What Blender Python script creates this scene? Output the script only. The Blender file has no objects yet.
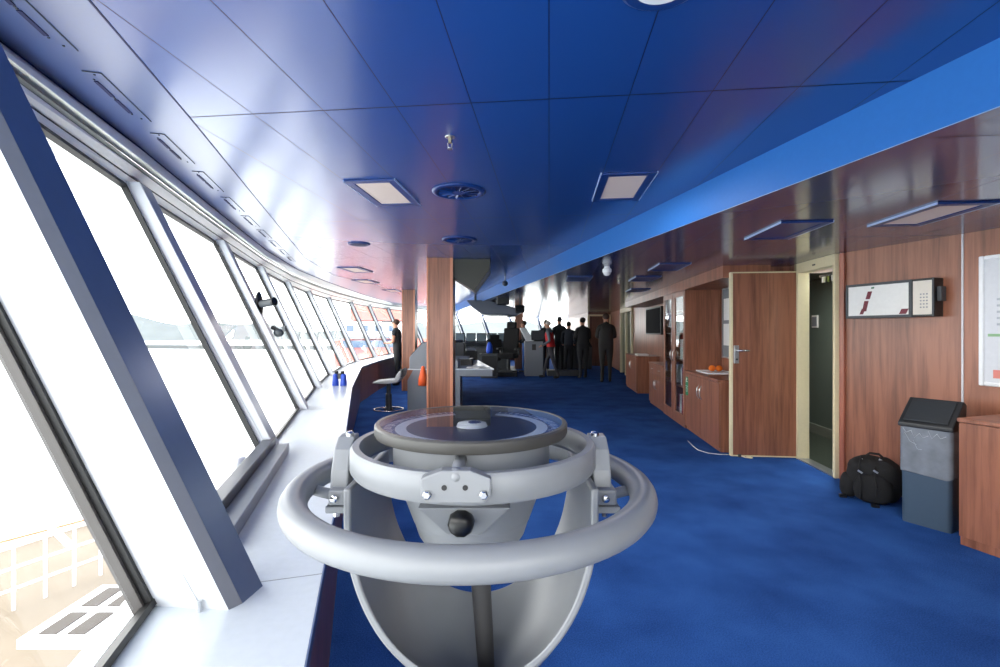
import bpy, bmesh, math, random
from mathutils import Vector, Matrix, Euler
random.seed(7)
R = math.radians
PI = math.pi
COL = bpy.context.scene.collection
H = 1.4            # eye height above the carpet
F = 472.0          # focal length in pixels
VY = 331.0         # horizon row

def at(px, py, Z):
    Y = (H - Z) * F / (py - VY)
    return Vector(((px - 500) / F * Y, Y, Z))
def dep(px, py, Y):
    return Vector(((px - 500) / F * Y, Y, H - (py - VY) / F * Y))
SA = R(-5.93)      # heading of the ceiling panels, cabinets and door wall
def wv(w, v, z=0.0):
    c, s = math.cos(SA), math.sin(SA)
    return Vector((w * c - v * s, w * s + v * c, z))
def v_at(px, w):
    k = (px - 500) / F
    return w * (.9947 + .1033 * k) / (.9947 * k - .1033)

# ------------------------------------------------------------------ materials
MATS = {}
def new_mat(name):
    m = bpy.data.materials.new(name); m.use_nodes = True
    nt = m.node_tree
    return m, nt, nt.nodes['Principled BSDF']
def lin(c):
    return tuple(((v / 255.0) / 12.92 if v / 255.0 <= .04045 else ((v / 255.0 + .055) / 1.055) ** 2.4) for v in c) + (1.0,)
def mat(name, rgb, rough=.5, metal=0.0, spec=.5, noise=0.0, nscale=40, coat=0.0, bump=0.0, emis=None, es=0.0, ior=None):
    if name in MATS: return MATS[name]
    m, nt, b = new_mat(name)
    col = lin(rgb)
    b.inputs['Base Color'].default_value = col
    b.inputs['Roughness'].default_value = rough
    b.inputs['Metallic'].default_value = metal
    b.inputs['Specular IOR Level'].default_value = spec
    b.inputs['Coat Weight'].default_value = coat
    if ior: b.inputs['IOR'].default_value = ior
    tc = nt.nodes.new('ShaderNodeTexCoord')
    nz = nt.nodes.new('ShaderNodeTexNoise'); nz.inputs['Scale'].default_value = nscale; nz.inputs['Detail'].default_value = 4
    nt.links.new(tc.outputs['Object'], nz.inputs['Vector'])
    mx = nt.nodes.new('ShaderNodeMix'); mx.data_type = 'RGBA'; mx.blend_type = 'MULTIPLY'
    mx.inputs[0].default_value = 1.0
    rp = nt.nodes.new('ShaderNodeMapRange')
    n_ = max(noise, .03)
    rp.inputs['From Min'].default_value = .3; rp.inputs['From Max'].default_value = .7
    rp.inputs['To Min'].default_value = 1 - n_; rp.inputs['To Max'].default_value = 1 + n_ * .5
    nt.links.new(nz.outputs['Fac'], rp.inputs['Value'])
    mx.inputs[6].default_value = col
    nt.links.new(rp.outputs['Result'], mx.inputs[7])
    nt.links.new(mx.outputs[2], b.inputs['Base Color'])
    if bump:
        bp = nt.nodes.new('ShaderNodeBump'); bp.inputs['Strength'].default_value = bump; bp.inputs['Distance'].default_value = .01
        nt.links.new(nz.outputs['Fac'], bp.inputs['Height']); nt.links.new(bp.outputs['Normal'], b.inputs['Normal'])
    if emis:
        b.inputs['Emission Color'].default_value = lin(emis); b.inputs['Emission Strength'].default_value = es
    MATS[name] = m
    return m

def wood_mat(name, a, b_, rough=.32, scale=1.0):
    if name in MATS: return MATS[name]
    m, nt, b = new_mat(name)
    tc = nt.nodes.new('ShaderNodeTexCoord')
    mp = nt.nodes.new('ShaderNodeMapping'); mp.inputs['Scale'].default_value = (20 * scale, 20 * scale, 1.0 * scale)
    nt.links.new(tc.outputs['Object'], mp.inputs['Vector'])
    n1 = nt.nodes.new('ShaderNodeTexNoise'); n1.inputs['Scale'].default_value = 1.6; n1.inputs['Detail'].default_value = 7; n1.inputs['Roughness'].default_value = .62; n1.inputs['Distortion'].default_value = .35
    nt.links.new(mp.outputs['Vector'], n1.inputs['Vector'])
    mp2 = nt.nodes.new('ShaderNodeMapping'); mp2.inputs['Scale'].default_value = (5.5 * scale, 5.5 * scale, .45 * scale)
    nt.links.new(tc.outputs['Object'], mp2.inputs['Vector'])
    n2 = nt.nodes.new('ShaderNodeTexNoise'); n2.inputs['Scale'].default_value = 1.5; n2.inputs['Detail'].default_value = 3
    nt.links.new(mp2.outputs['Vector'], n2.inputs['Vector'])
    ad = nt.nodes.new('ShaderNodeMath'); ad.operation = 'ADD'
    ml = nt.nodes.new('ShaderNodeMath'); ml.operation = 'MULTIPLY'; ml.inputs[1].default_value = .75
    nt.links.new(n2.outputs['Fac'], ml.inputs[0])
    nt.links.new(n1.outputs['Fac'], ad.inputs[0]); nt.links.new(ml.outputs[0], ad.inputs[1])
    cr = nt.nodes.new('ShaderNodeValToRGB')
    cr.color_ramp.elements[0].position = .62; cr.color_ramp.elements[0].color = lin(b_)
    cr.color_ramp.elements[1].position = 1.08 if False else 1.0; cr.color_ramp.elements[1].color = lin(a)
    nt.links.new(ad.outputs[0], cr.inputs['Fac'])
    nt.links.new(cr.outputs['Color'], b.inputs['Base Color'])
    b.inputs['Roughness'].default_value = rough
    MATS[name] = m
    return m

def glass_mat(name, tint=(1, 1, 1), refl=1.0, rough=0.0):
    if name in MATS: return MATS[name]
    m = bpy.data.materials.new(name); m.use_nodes = True
    nt = m.node_tree; nt.nodes.clear()
    out = nt.nodes.new('ShaderNodeOutputMaterial')
    tr = nt.nodes.new('ShaderNodeBsdfTransparent'); tr.inputs['Color'].default_value = tint + (1,)
    gl = nt.nodes.new('ShaderNodeBsdfGlossy'); gl.inputs['Roughness'].default_value = rough
    fr = nt.nodes.new('ShaderNodeFresnel'); fr.inputs['IOR'].default_value = 1.45
    ge = nt.nodes.new('ShaderNodeNewGeometry'); io = nt.nodes.new('ShaderNodeMapRange')
    io.inputs['To Min'].default_value = 1.45; io.inputs['To Max'].default_value = 1 / 1.45     # same reflection from both sides of a pane
    nt.links.new(ge.outputs['Backfacing'], io.inputs['Value']); nt.links.new(io.outputs['Result'], fr.inputs['IOR'])
    mu = nt.nodes.new('ShaderNodeMath'); mu.operation = 'MULTIPLY'; mu.inputs[1].default_value = refl
    mx = nt.nodes.new('ShaderNodeMixShader')
    nt.links.new(fr.outputs[0], mu.inputs[0]); nt.links.new(mu.outputs[0], mx.inputs[0])
    nt.links.new(tr.outputs[0], mx.inputs[1]); nt.links.new(gl.outputs[0], mx.inputs[2])
    nt.links.new(mx.outputs[0], out.inputs[0])
    MATS[name] = m
    return m

def ceiling_mat(name, rgb, rough=.2, spec=.5, ior=2.1, seams=True, off=0.0):
    """painted steel ceiling panels 0.325 m wide and 2 m long with narrow joints"""
    m, nt, b = new_mat(name)
    tc = nt.nodes.new('ShaderNodeTexCoord')
    mp = nt.nodes.new('ShaderNodeMapping'); mp.vector_type = 'TEXTURE'
    mp.inputs['Rotation'].default_value = (0, 0, SA)
    nt.links.new(tc.outputs['Object'], mp.inputs['Vector'])
    sp = nt.nodes.new('ShaderNodeSeparateXYZ'); nt.links.new(mp.outputs['Vector'], sp.inputs[0])
    def joint(sock, period, half, offset):
        a = nt.nodes.new('ShaderNodeMath'); a.operation = 'ADD'; a.inputs[1].default_value = offset + 1000 * period
        nt.links.new(sock, a.inputs[0])
        p = nt.nodes.new('ShaderNodeMath'); p.operation = 'PINGPONG'; p.inputs[1].default_value = period / 2
        nt.links.new(a.outputs[0], p.inputs[0])
        l = nt.nodes.new('ShaderNodeMath'); l.operation = 'LESS_THAN'; l.inputs[1].default_value = half
        nt.links.new(p.outputs[0], l.inputs[0]); return l.outputs[0]
    jx = joint(sp.outputs['X'], .325, .002, off); jy = joint(sp.outputs['Y'], 2.0, .0042, .04)
    mxm = nt.nodes.new('ShaderNodeMath'); mxm.operation = 'MAXIMUM'
    nt.links.new(jx, mxm.inputs[0]); nt.links.new(jy, mxm.inputs[1])
    cm = nt.nodes.new('ShaderNodeMix'); cm.data_type = 'RGBA'
    cm.inputs[6].default_value = lin(rgb); cm.inputs[7].default_value = lin((6, 12, 60))
    nt.links.new(mxm.outputs[0], cm.inputs[0]); nt.links.new(cm.outputs[2], b.inputs['Base Color'])
    rm = nt.nodes.new('ShaderNodeMath'); rm.operation = 'MULTIPLY_ADD'; rm.inputs[1].default_value = .6; rm.inputs[2].default_value = rough
    sm = nt.nodes.new('ShaderNodeMath'); sm.operation = 'SUBTRACT'; sm.inputs[0].default_value = 1
    nt.links.new(mxm.outputs[0], sm.inputs[1]); nt.links.new(sm.outputs[0], b.inputs['Coat Weight'])
    b.inputs['Coat IOR'].default_value = ior; b.inputs['Coat Roughness'].default_value = rough
    b.inputs['Roughness'].default_value = .5; b.inputs['Specular IOR Level'].default_value = .2
    MATS[name] = m
    return m

def carpet_mat():
    m, nt, b = new_mat('blue_carpet')
    tc = nt.nodes.new('ShaderNodeTexCoord')
    n1 = nt.nodes.new('ShaderNodeTexNoise'); n1.inputs['Scale'].default_value = 160; n1.inputs['Detail'].default_value = 3
    n2 = nt.nodes.new('ShaderNodeTexNoise'); n2.inputs['Scale'].default_value = 2.2; n2.inputs['Detail'].default_value = 5
    for n in (n1, n2): nt.links.new(tc.outputs['Object'], n.inputs['Vector'])
    ad = nt.nodes.new('ShaderNodeMath'); ad.operation = 'ADD'
    nt.links.new(n1.outputs['Fac'], ad.inputs[0]); nt.links.new(n2.outputs['Fac'], ad.inputs[1])
    cr = nt.nodes.new('ShaderNodeValToRGB')
    cr.color_ramp.elements[0].position = .6; cr.color_ramp.elements[0].color = lin((28, 62, 124))
    cr.color_ramp.elements[1].position = 1.0; cr.color_ramp.elements[1].color = lin((50, 96, 168))
    hm = nt.nodes.new('ShaderNodeMath'); hm.operation = 'MULTIPLY'; hm.inputs[1].default_value = .8
    nt.links.new(ad.outputs[0], hm.inputs[0])
    nt.links.new(hm.outputs[0], cr.inputs['Fac']); nt.links.new(cr.outputs['Color'], b.inputs['Base Color'])
    b.inputs['Roughness'].default_value = .95; b.inputs['Specular IOR Level'].default_value = .1
    bp = nt.nodes.new('ShaderNodeBump'); bp.inputs['Strength'].default_value = .5; bp.inputs['Distance'].default_value = .006
    nt.links.new(n1.outputs['Fac'], bp.inputs['Height']); nt.links.new(bp.outputs['Normal'], b.inputs['Normal'])
    MATS['carpet'] = m
    return m

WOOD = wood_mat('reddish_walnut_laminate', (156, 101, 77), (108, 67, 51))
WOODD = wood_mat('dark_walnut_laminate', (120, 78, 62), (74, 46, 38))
CEIL = ceiling_mat('blue_ceiling_panels', (11, 62, 136), rough=.22)
CEILB = mat('blue_ceiling_border', (13, 58, 122), .5, noise=.0)
cb_ = CEILB.node_tree.nodes['Principled BSDF']; cb_.inputs['Coat Weight'].default_value = 1; cb_.inputs['Coat IOR'].default_value = 2.1; cb_.inputs['Coat Roughness'].default_value = .3
CEILL = ceiling_mat('dark_blue_lower_ceiling_panels', (26, 52, 104), rough=.14, ior=1.6, off=.1)
FASC = mat('fascia_blue', (40, 102, 176), .5, spec=.2)
BLUEF = mat('blue_fixture_paint', (16, 52, 116), .35)
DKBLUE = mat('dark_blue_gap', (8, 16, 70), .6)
CARPET = carpet_mat()
WHITE = mat('white_paint', (232, 235, 238), .35)
SILLW = mat('white_worktop', (192, 199, 206), .22, spec=.7)
CASE = mat('white_casing_paint', (196, 200, 206), .4)
TRIMW = mat('white_cove', (250, 249, 243), .3, spec=1.0)
TRIMG = mat('rail_shade_and_joint_grey', (120, 124, 122), .45)
POST = mat('glossy_post_paint_ceiling_tint', (72, 92, 128), .28, spec=.8, metal=.2)  # grey paint with the blue ceiling's reflection put into the colour
GASK = mat('black_gasket', (16, 16, 18), .5)
CHROME = mat('chrome', (200, 202, 205), .18, metal=1.0)
GREYP = mat('pelorus_grey_paint', (122, 125, 129), .42, noise=.04, nscale=20, bump=.0)
GREYC = mat('console_grey', (124, 130, 138), .45)
GREYD = mat('dark_grey_paint', (62, 66, 70), .5)
BLACK = mat('black_plastic', (14, 15, 17), .35)
BLACKM = mat('black_fabric', (18, 18, 20), .85, bump=.3, nscale=120)
CREAM = mat('cream_paint', (226, 214, 176), .4)
GLASS = glass_mat('window_glass', (.97, .985, .985), 1.0)
DGLASS = glass_mat('cabinet_glass', (.9, .93, .93), .9)
PAPER = mat('white_paper', (230, 230, 226), .7)
SILV = mat('silver_satin', (190, 192, 194), .3, metal=.9)
ORANGE = mat('orange_peel', (240, 120, 20), .5, bump=.3, nscale=150)
SCREEN = mat('dark_screen', (16, 20, 26), .35, spec=.25)

# ------------------------------------------------------------------ mesh builder
class MB:
    def __init__(self): self.v = []; self.f = []; self.mi = []; self.cur = 0
    def add(self, vs, fs):
        n = len(self.v); self.v += [Vector(p) for p in vs]
        for f in fs: self.f.append([n + i for i in f]); self.mi.append(self.cur)
        return self
    def box(self, c, s, rz=0.0, rx=0.0, ry=0.0):
        m = Euler((rx, ry, rz)).to_matrix(); c = Vector(c); vs = []
        for z in (-.5, .5):
            for x, y in ((-.5, -.5), (.5, -.5), (.5, .5), (-.5, .5)):
                vs.append(c + m @ Vector((x * s[0], y * s[1], z * s[2])))
        return self.add(vs, [(3, 2, 1, 0), (4, 5, 6, 7), (0, 1, 5, 4), (1, 2, 6, 5), (2, 3, 7, 6), (3, 0, 4, 7)])
    def prism(self, poly, z0, z1, shift=(0, 0)):
        """vertical prism; poly list of (x,y); shift moves the top"""
        n = len(poly)
        a = sum(poly[i][0] * poly[(i + 1) % n][1] - poly[(i + 1) % n][0] * poly[i][1] for i in range(n))
        if a < 0: poly = list(poly)[::-1]
        vs = [(p[0], p[1], z0) for p in poly] + [(p[0] + shift[0], p[1] + shift[1], z1) for p in poly]
        fs = [tuple(range(n))[::-1], tuple(range(n, 2 * n))] + [(i, (i + 1) % n, (i + 1) % n + n, i + n) for i in range(n)]
        return self.add(vs, fs)
    def sweep(self, poly, vec):
        """extrude an arbitrary planar polygon of 3D points along vec"""
        n = len(poly); vec = Vector(vec)
        poly = [Vector(p) for p in poly]
        nm = Vector((0, 0, 0))
        for i in range(n): nm += poly[i].cross(poly[(i + 1) % n])
        if nm.dot(vec) < 0: poly = poly[::-1]
        vs = poly + [p + vec for p in poly]
        fs = [tuple(range(n))[::-1], tuple(range(n, 2 * n))] + [(i, (i + 1) % n, (i + 1) % n + n, i + n) for i in range(n)]
        return self.add(vs, fs)
    def tube(self, pts, r, seg=10, closed=False, caps=True):
        pts = [Vector(p) for p in pts]; n = len(pts); rs = r if isinstance(r, (list, tuple)) else [r] * n
        rings = []; prev = None
        for i, p in enumerate(pts):
            if closed: t = pts[(i + 1) % n] - pts[i - 1]
            else: t = pts[min(i + 1, n - 1)] - pts[max(i - 1, 0)]
            t.normalize()
            if prev is None:
                up = Vector((0, 0, 1)) if abs(t.z) < .9 else Vector((1, 0, 0))
                u = t.cross(up).normalized()
            else:
                u = (prev - t * prev.dot(t)).normalized()
            prev = u; w = t.cross(u)
            rings.append([p + (u * math.cos(a) + w * math.sin(a)) * rs[i] for a in [2 * PI * k / seg for k in range(seg)]])
        vs = [q for rg in rings for q in rg]; fs = []
        for i in range(n if closed else n - 1):
            j = (i + 1) % n
            for k in range(seg):
                fs.append((i * seg + k, i * seg + (k + 1) % seg, j * seg + (k + 1) % seg, j * seg + k))
        if not closed and caps:
            fs.append(tuple(range(seg))[::-1]); fs.append(tuple((n - 1) * seg + k for k in range(seg)))
        return self.add(vs, fs)
    def lathe(self, prof, c=(0, 0, 0), seg=48, axis='Z', caps=True):
        """prof: list of (r, h)"""
        c = Vector(c); vs = []; n = len(prof)
        for r, h in prof:
            for k in range(seg):
                a = 2 * PI * k / seg
                p = Vector((r * math.cos(a), r * math.sin(a), h))
                if axis == 'Y': p = Vector((p.x, -p.z, p.y))
                if axis == 'X': p = Vector((p.z, p.x, p.y))
                vs.append(c + p)
        fs = []
        for i in range(n - 1):
            for k in range(seg):
                fs.append((i * seg + k, i * seg + (k + 1) % seg, (i + 1) * seg + (k + 1) % seg, (i + 1) * seg + k))
        if caps:
            fs.append(tuple(range(seg))[::-1]); fs.append(tuple((n - 1) * seg + k for k in range(seg)))
        return self.add(vs, fs)
    def ball(self, c, r, seg=16, rings=10, s=(1, 1, 1)):
        prof = [(max(1e-4, math.sin(PI * i / rings)) * 1.0, -math.cos(PI * i / rings)) for i in range(rings + 1)]
        c = Vector(c); n0 = len(self.v); self.lathe(prof, (0, 0, 0), seg)
        for i in range(n0, len(self.v)):
            p = self.v[i]; self.v[i] = c + Vector((p.x * r * s[0], p.y * r * s[1], p.z * r * s[2]))
        return self
    def build(self, name, m, parent=None, bevel=0.0, bseg=2, smooth=False, world=False, auto=None, kind=None, label=None):
        me = bpy.data.meshes.new(name)
        vs = self.v
        o = None
        if parent is not None and world:
            inv = world_matrix(parent).inverted(); vs = [inv @ p for p in vs]
        me.from_pydata([tuple(p) for p in vs], [], self.f)
        ms = m if isinstance(m, (list, tuple)) else [m]
        for q in ms: me.materials.append(q)
        for p, i in zip(me.polygons, self.mi): p.material_index = i
        bm = bmesh.new(); bm.from_mesh(me); bmesh.ops.recalc_face_normals(bm, faces=bm.faces); bm.to_mesh(me); bm.free()
        if smooth:
            for p in me.polygons: p.use_smooth = True
        o = bpy.data.objects.new(name, me); COL.objects.link(o)
        if parent is not None: o.parent = parent
        if smooth and auto is not None:
            try: me.set_sharp_from_angle(angle=R(auto))
            except Exception: pass
        if bevel:
            b = o.modifiers.new('bevel', 'BEVEL'); b.width = bevel; b.segments = bseg; b.limit_method = 'ANGLE'; b.angle_limit = R(40)
        if kind: o['kind'] = kind
        if label: o['label'] = label
        return o

def world_matrix(o):
    m = Matrix.Translation(o.location) @ o.rotation_euler.to_matrix().to_4x4()
    return (world_matrix(o.parent) @ m) if o.parent else m

def tag(o, label, cat, group=None):
    o['label'] = label; o['category'] = cat
    if group: o['group'] = group
    return o
def thing(name, label, cat, loc=(0, 0, 0), rz=0.0, group=None):
    o = bpy.data.objects.new(name, None); COL.objects.link(o)
    o.location = loc; o.rotation_euler = (0, 0, rz); o.empty_display_size = .05
    return tag(o, label, cat, group)
def struct(o, label=None):
    o['kind'] = 'structure'
    if label: o['label'] = label
    return o
def setting(name, loc=(0, 0, 0), rz=0.0):
    o = bpy.data.objects.new(name, None); COL.objects.link(o); o.location = loc; o.rotation_euler = (0, 0, rz)
    o['kind'] = 'structure'; return o
def copy_tree(o, parent=None):
    c = o.copy(); COL.objects.link(c); c.parent = parent
    for ch in list(o.children): copy_tree(ch, c)
    return c

def lerp(a, b, t): return a + (b - a) * t

# ------------------------------------------------------------------ plan of the room
ZC, ZL, ZS, ZG = 2.358, 2.137, .70, 2.146     # ceiling, lower ceiling, worktop, glazing top
# lower glazing corners of the bays, seen from near to far (on the worktop)
P = [Vector((-.40, -.42, ZS)), at(148.7, 606, ZS), at(262, 457, ZS), at(297, 410, ZS), at(314, 388, ZS), at(328, 375, ZS), at(341, 367, ZS),
     at(355, 361.5, ZS), Vector((-3.37, 12.55, ZS)), Vector((-3.36, 14.25, ZS)), Vector((-3.22, 15.95, ZS)), Vector((-2.85, 17.6, ZS)),
     Vector((-2.3, 19.2, ZS)), Vector((-1.5, 20.75, ZS)), Vector((-.45, 22.2, ZS)), Vector((.8, 23.5, ZS)), Vector((2.25, 24.6, ZS)),
     Vector((3.9, 25.4, ZS)), Vector((5.7, 25.9, ZS))]
NB = len(P)
def inward(d): return Vector((d.y, -d.x, 0)).normalized()
DIR = []
for i in range(NB):
    a = P[max(i - 1, 0)]; b = P[min(i + 1, NB - 1)]
    DIR.append((b - a).normalized())
NIN = [inward(d) for d in DIR]
TL = [math.tan(R(x)) for x in ([21.9, 22.3] + [24.2] * (NB - 2))]
def leanv(i, dz): return NIN[i] * (-TL[i] * dz) + Vector((0, 0, dz))
Q = [P[i] + leanv(i, ZG - ZS) for i in range(NB)]
# edge of the ceiling along the windows
CE = [Vector((-.95, -1.2)), at(0, 41, ZC).xy, at(82, 102, ZC).xy, at(165, 167, ZC).xy, at(226, 218, ZC).xy, at(255, 240, ZC).xy, at(282, 263, ZC).xy,
      at(328, 282, ZC).xy, at(371, 297, ZC).xy, at(401, 305, ZC).xy]
def ce_x(y):
    for a, b in zip(CE[:-1], CE[1:]):
        if y <= b.y: return a.x + (b.x - a.x) * (y - a.y) / (b.y - a.y)
    return CE[-1].x
E = []
for i in range(NB):
    q = Q[i]
    if q.y < 16.5:
        # walk inward from the glazing head until the ceiling edge
        t = -.4
        while t < 1.5:
            p = q + NIN[i] * t
            if p.x >= ce_x(p.y): break
            t += .005
        E.append(Vector((p.x, p.y, ZC)))
    else:
        p = q + NIN[i] * .3; E.append(Vector((p.x, p.y, ZC)))
IN = [Vector((-.02, -.42)), Vector((-.408, .983)), Vector((-.679, 1.955)), Vector((-1.12, 3.44)), Vector((-1.84, 5.86)), Vector((-2.71, 9.25)),
      Vector((-2.86, 11.2)), Vector((-2.88, 13.8)), Vector((-2.7, 16.4)), Vector((-2.1, 18.6)), Vector((-1.3, 20.3)), Vector((-.1, 22.0)),
      Vector((2.3, 24.1)), Vector((5.7, 25.4))]
K0 = Vector((2.25, -1.4)); K1 = Vector((-.28, 10.88)); K3 = Vector((-2.06, 19.63))
WR0 = Vector((5.05, -1.4)); WR1 = Vector((3.235, 4.47))

# floor
o = MB().prism([(P[0].x, -1.5)] + [((p - n * .02).x, (p - n * .02).y) for p, n in zip(P, NIN)] + [(6.3, 26.0), (6.3, -1.5)], -.12, 0).build('floor', CARPET); struct(o, 'blue carpeted floor')
# main ceiling
jp = [at(88, 0, ZC), at(187, 115, ZC), at(276, 223, ZC), at(305, 258, ZC), at(334, 275.3, ZC), at(380, 286, ZC)]
jp.insert(0, jp[0] + (jp[0] - jp[1]) * 3.87)
inner = [(p.x, p.y) for p in jp] + [(-2.75, 19.0), (-2.45, 20.2), (K3.x, K3.y), (K1.x, K1.y), (K0.x, K0.y)]
struct(MB().prism(inner, ZC, ZC + .05).build('ceiling', CEIL), 'glossy blue panelled ceiling')
def plx(pts, y):
    for a_, c_ in zip(pts[:-1], pts[1:]):
        if y <= c_.y: return a_.x + (c_.x - a_.x) * (y - a_.y) / (c_.y - a_.y)
    return pts[-1].x
eo = [Vector((-.95, -1.46, ZC))] + [p for p in E if p.y > -1.2]; jo = list(jp) + [Vector((-2.75, 19.0, ZC))]
ys = sorted(set([-1.45, 19.0] + [p.y for p in eo + jo if -1.45 < p.y < 19.0])); b = MB()
for ya, yb in zip(ys[:-1], ys[1:]):
    b.prism([(plx(eo, ya), ya), (plx(jo, ya), ya), (plx(jo, yb), yb), (plx(eo, yb), yb)], ZC, ZC + .05)
struct(b.build('ceiling_border', CEILB), 'plain glossy blue ceiling border along the windows')
# lower ceiling over the right and centre
poly = [(K0.x, K0.y), (K1.x, K1.y), (K3.x, K3.y)] + [(p.x, p.y) for p in E if p.y > 19.7] + [(6.4, 26.3), (6.4, -1.45)]
struct(MB().prism(poly, ZL, ZL + .05).build('ceiling_lower', CEILL), 'lower dark glossy ceiling on the right')
# fascia between the two
b = MB()
def wallstrip(b, a, c, z0, z1, th):
    a = Vector(a[:2]); c = Vector(c[:2]); d = (c - a).normalized(); n = Vector((d.y, -d.x)) * th
    b.prism([tuple(a), tuple(c), tuple(c + n), tuple(a + n)], z0, z1)
wallstrip(b, K0, K1, ZL - .002, ZC, -.012); wallstrip(b, K1, K3, ZL - .002, ZC, -.012)
struct(b.build('trim_1', FASC), 'bright blue fascia stepping down between the ceilings')
b = MB(); wallstrip(b, K0 - Vector((.012, 0)), K3 - Vector((.012, 0)), ZL - .004, ZL + .003, -.003)
struct(b.build('trim_2', mat('pale_edge', (150, 180, 220), .3)), 'thin pale edge along the fascia')
# border joint parallel to the windows
b = MB()
for a, c in zip(jp[:-1], jp[1:]):
    d = (c - a); wallstrip(b, a.xy, c.xy, ZC - .002, ZC + .001, .006)
struct(b.build('trim_3', DKBLUE), 'dark joint between border panels and ceiling panels')

# ------------------------------------------------------------------ window wall
def strip(b, pa, pb, t0, t1, bulge0=0.0, bulge1=0.0):
    """surface between the glazing head line and the ceiling edge line, from fraction t0 to t1"""
    for i in range(pa, pb):
        q = []
        for j, t, bu in ((i, t0, bulge0), (i + 1, t0, bulge0), (i + 1, t1, bulge1), (i, t1, bulge1)):
            q.append(Q[j].lerp(E[j], t) + NIN[j] * bu)
        back = [p - NIN[i] * .05 + Vector((0, 0, .0)) for p in q]
        b.add(q + back, [(0, 1, 2, 3), (7, 6, 5, 4), (0, 4, 5, 1), (3, 2, 6, 7), (1, 5, 6, 2), (0, 3, 7, 4)])
b = MB(); strip(b, 0, NB - 1, .0, .26, .0, .005); strip(b, 0, NB - 1, .30, .47, .012, .02); strip(b, 0, NB - 1, .63, .965, .05, .0)
struct(b.build('trim_4', TRIMW), 'white cove and head lining above the windows')
b = MB(); strip(b, 0, NB - 1, .47, .52, .0, .035); strip(b, 0, NB - 1, .52, .63, .0, -.01)  # grey stands in for the curtain rail's shadow under the cove
struct(b.build('trim_5', TRIMG), 'grey rail band under the white cove, its shadow put in the colour')
b = MB(); strip(b, 0, NB - 1, .26, .30, .002, .002)
struct(b.build('trim_6', GASK), 'black line above the windows')
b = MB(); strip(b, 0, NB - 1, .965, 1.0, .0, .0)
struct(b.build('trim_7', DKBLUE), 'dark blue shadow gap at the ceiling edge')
# outside plating above and below the glass
b = MB()
for i in range(NB - 1):
    a, c = Q[i] - NIN[i] * .06, Q[i + 1] - NIN[i + 1] * .06
    b.add([a, c, c + Vector((0, 0, .45)), a + Vector((0, 0, .45))] + [p - NIN[i] * .04 for p in (a, c, c + Vector((0, 0, .45)), a + Vector((0, 0, .45)))],
          [(0, 1, 2, 3), (7, 6, 5, 4), (0, 4, 5, 1), (3, 2, 6, 7), (1, 5, 6, 2), (0, 3, 7, 4)])
    a, c = P[i] - NIN[i] * .02, P[i + 1] - NIN[i + 1] * .02
    dn = Vector((0, 0, -1.0))
    b.add([a + dn, c + dn, c, a] + [p - NIN[i] * .05 for p in (a + dn, c + dn, c, a)],
          [(0, 1, 2, 3), (7, 6, 5, 4), (0, 4, 5, 1), (3, 2, 6, 7), (1, 5, 6, 2), (0, 3, 7, 4)])
struct(b.build('wall_left', WHITE), 'white outer plating above and below the slanted windows')

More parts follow.
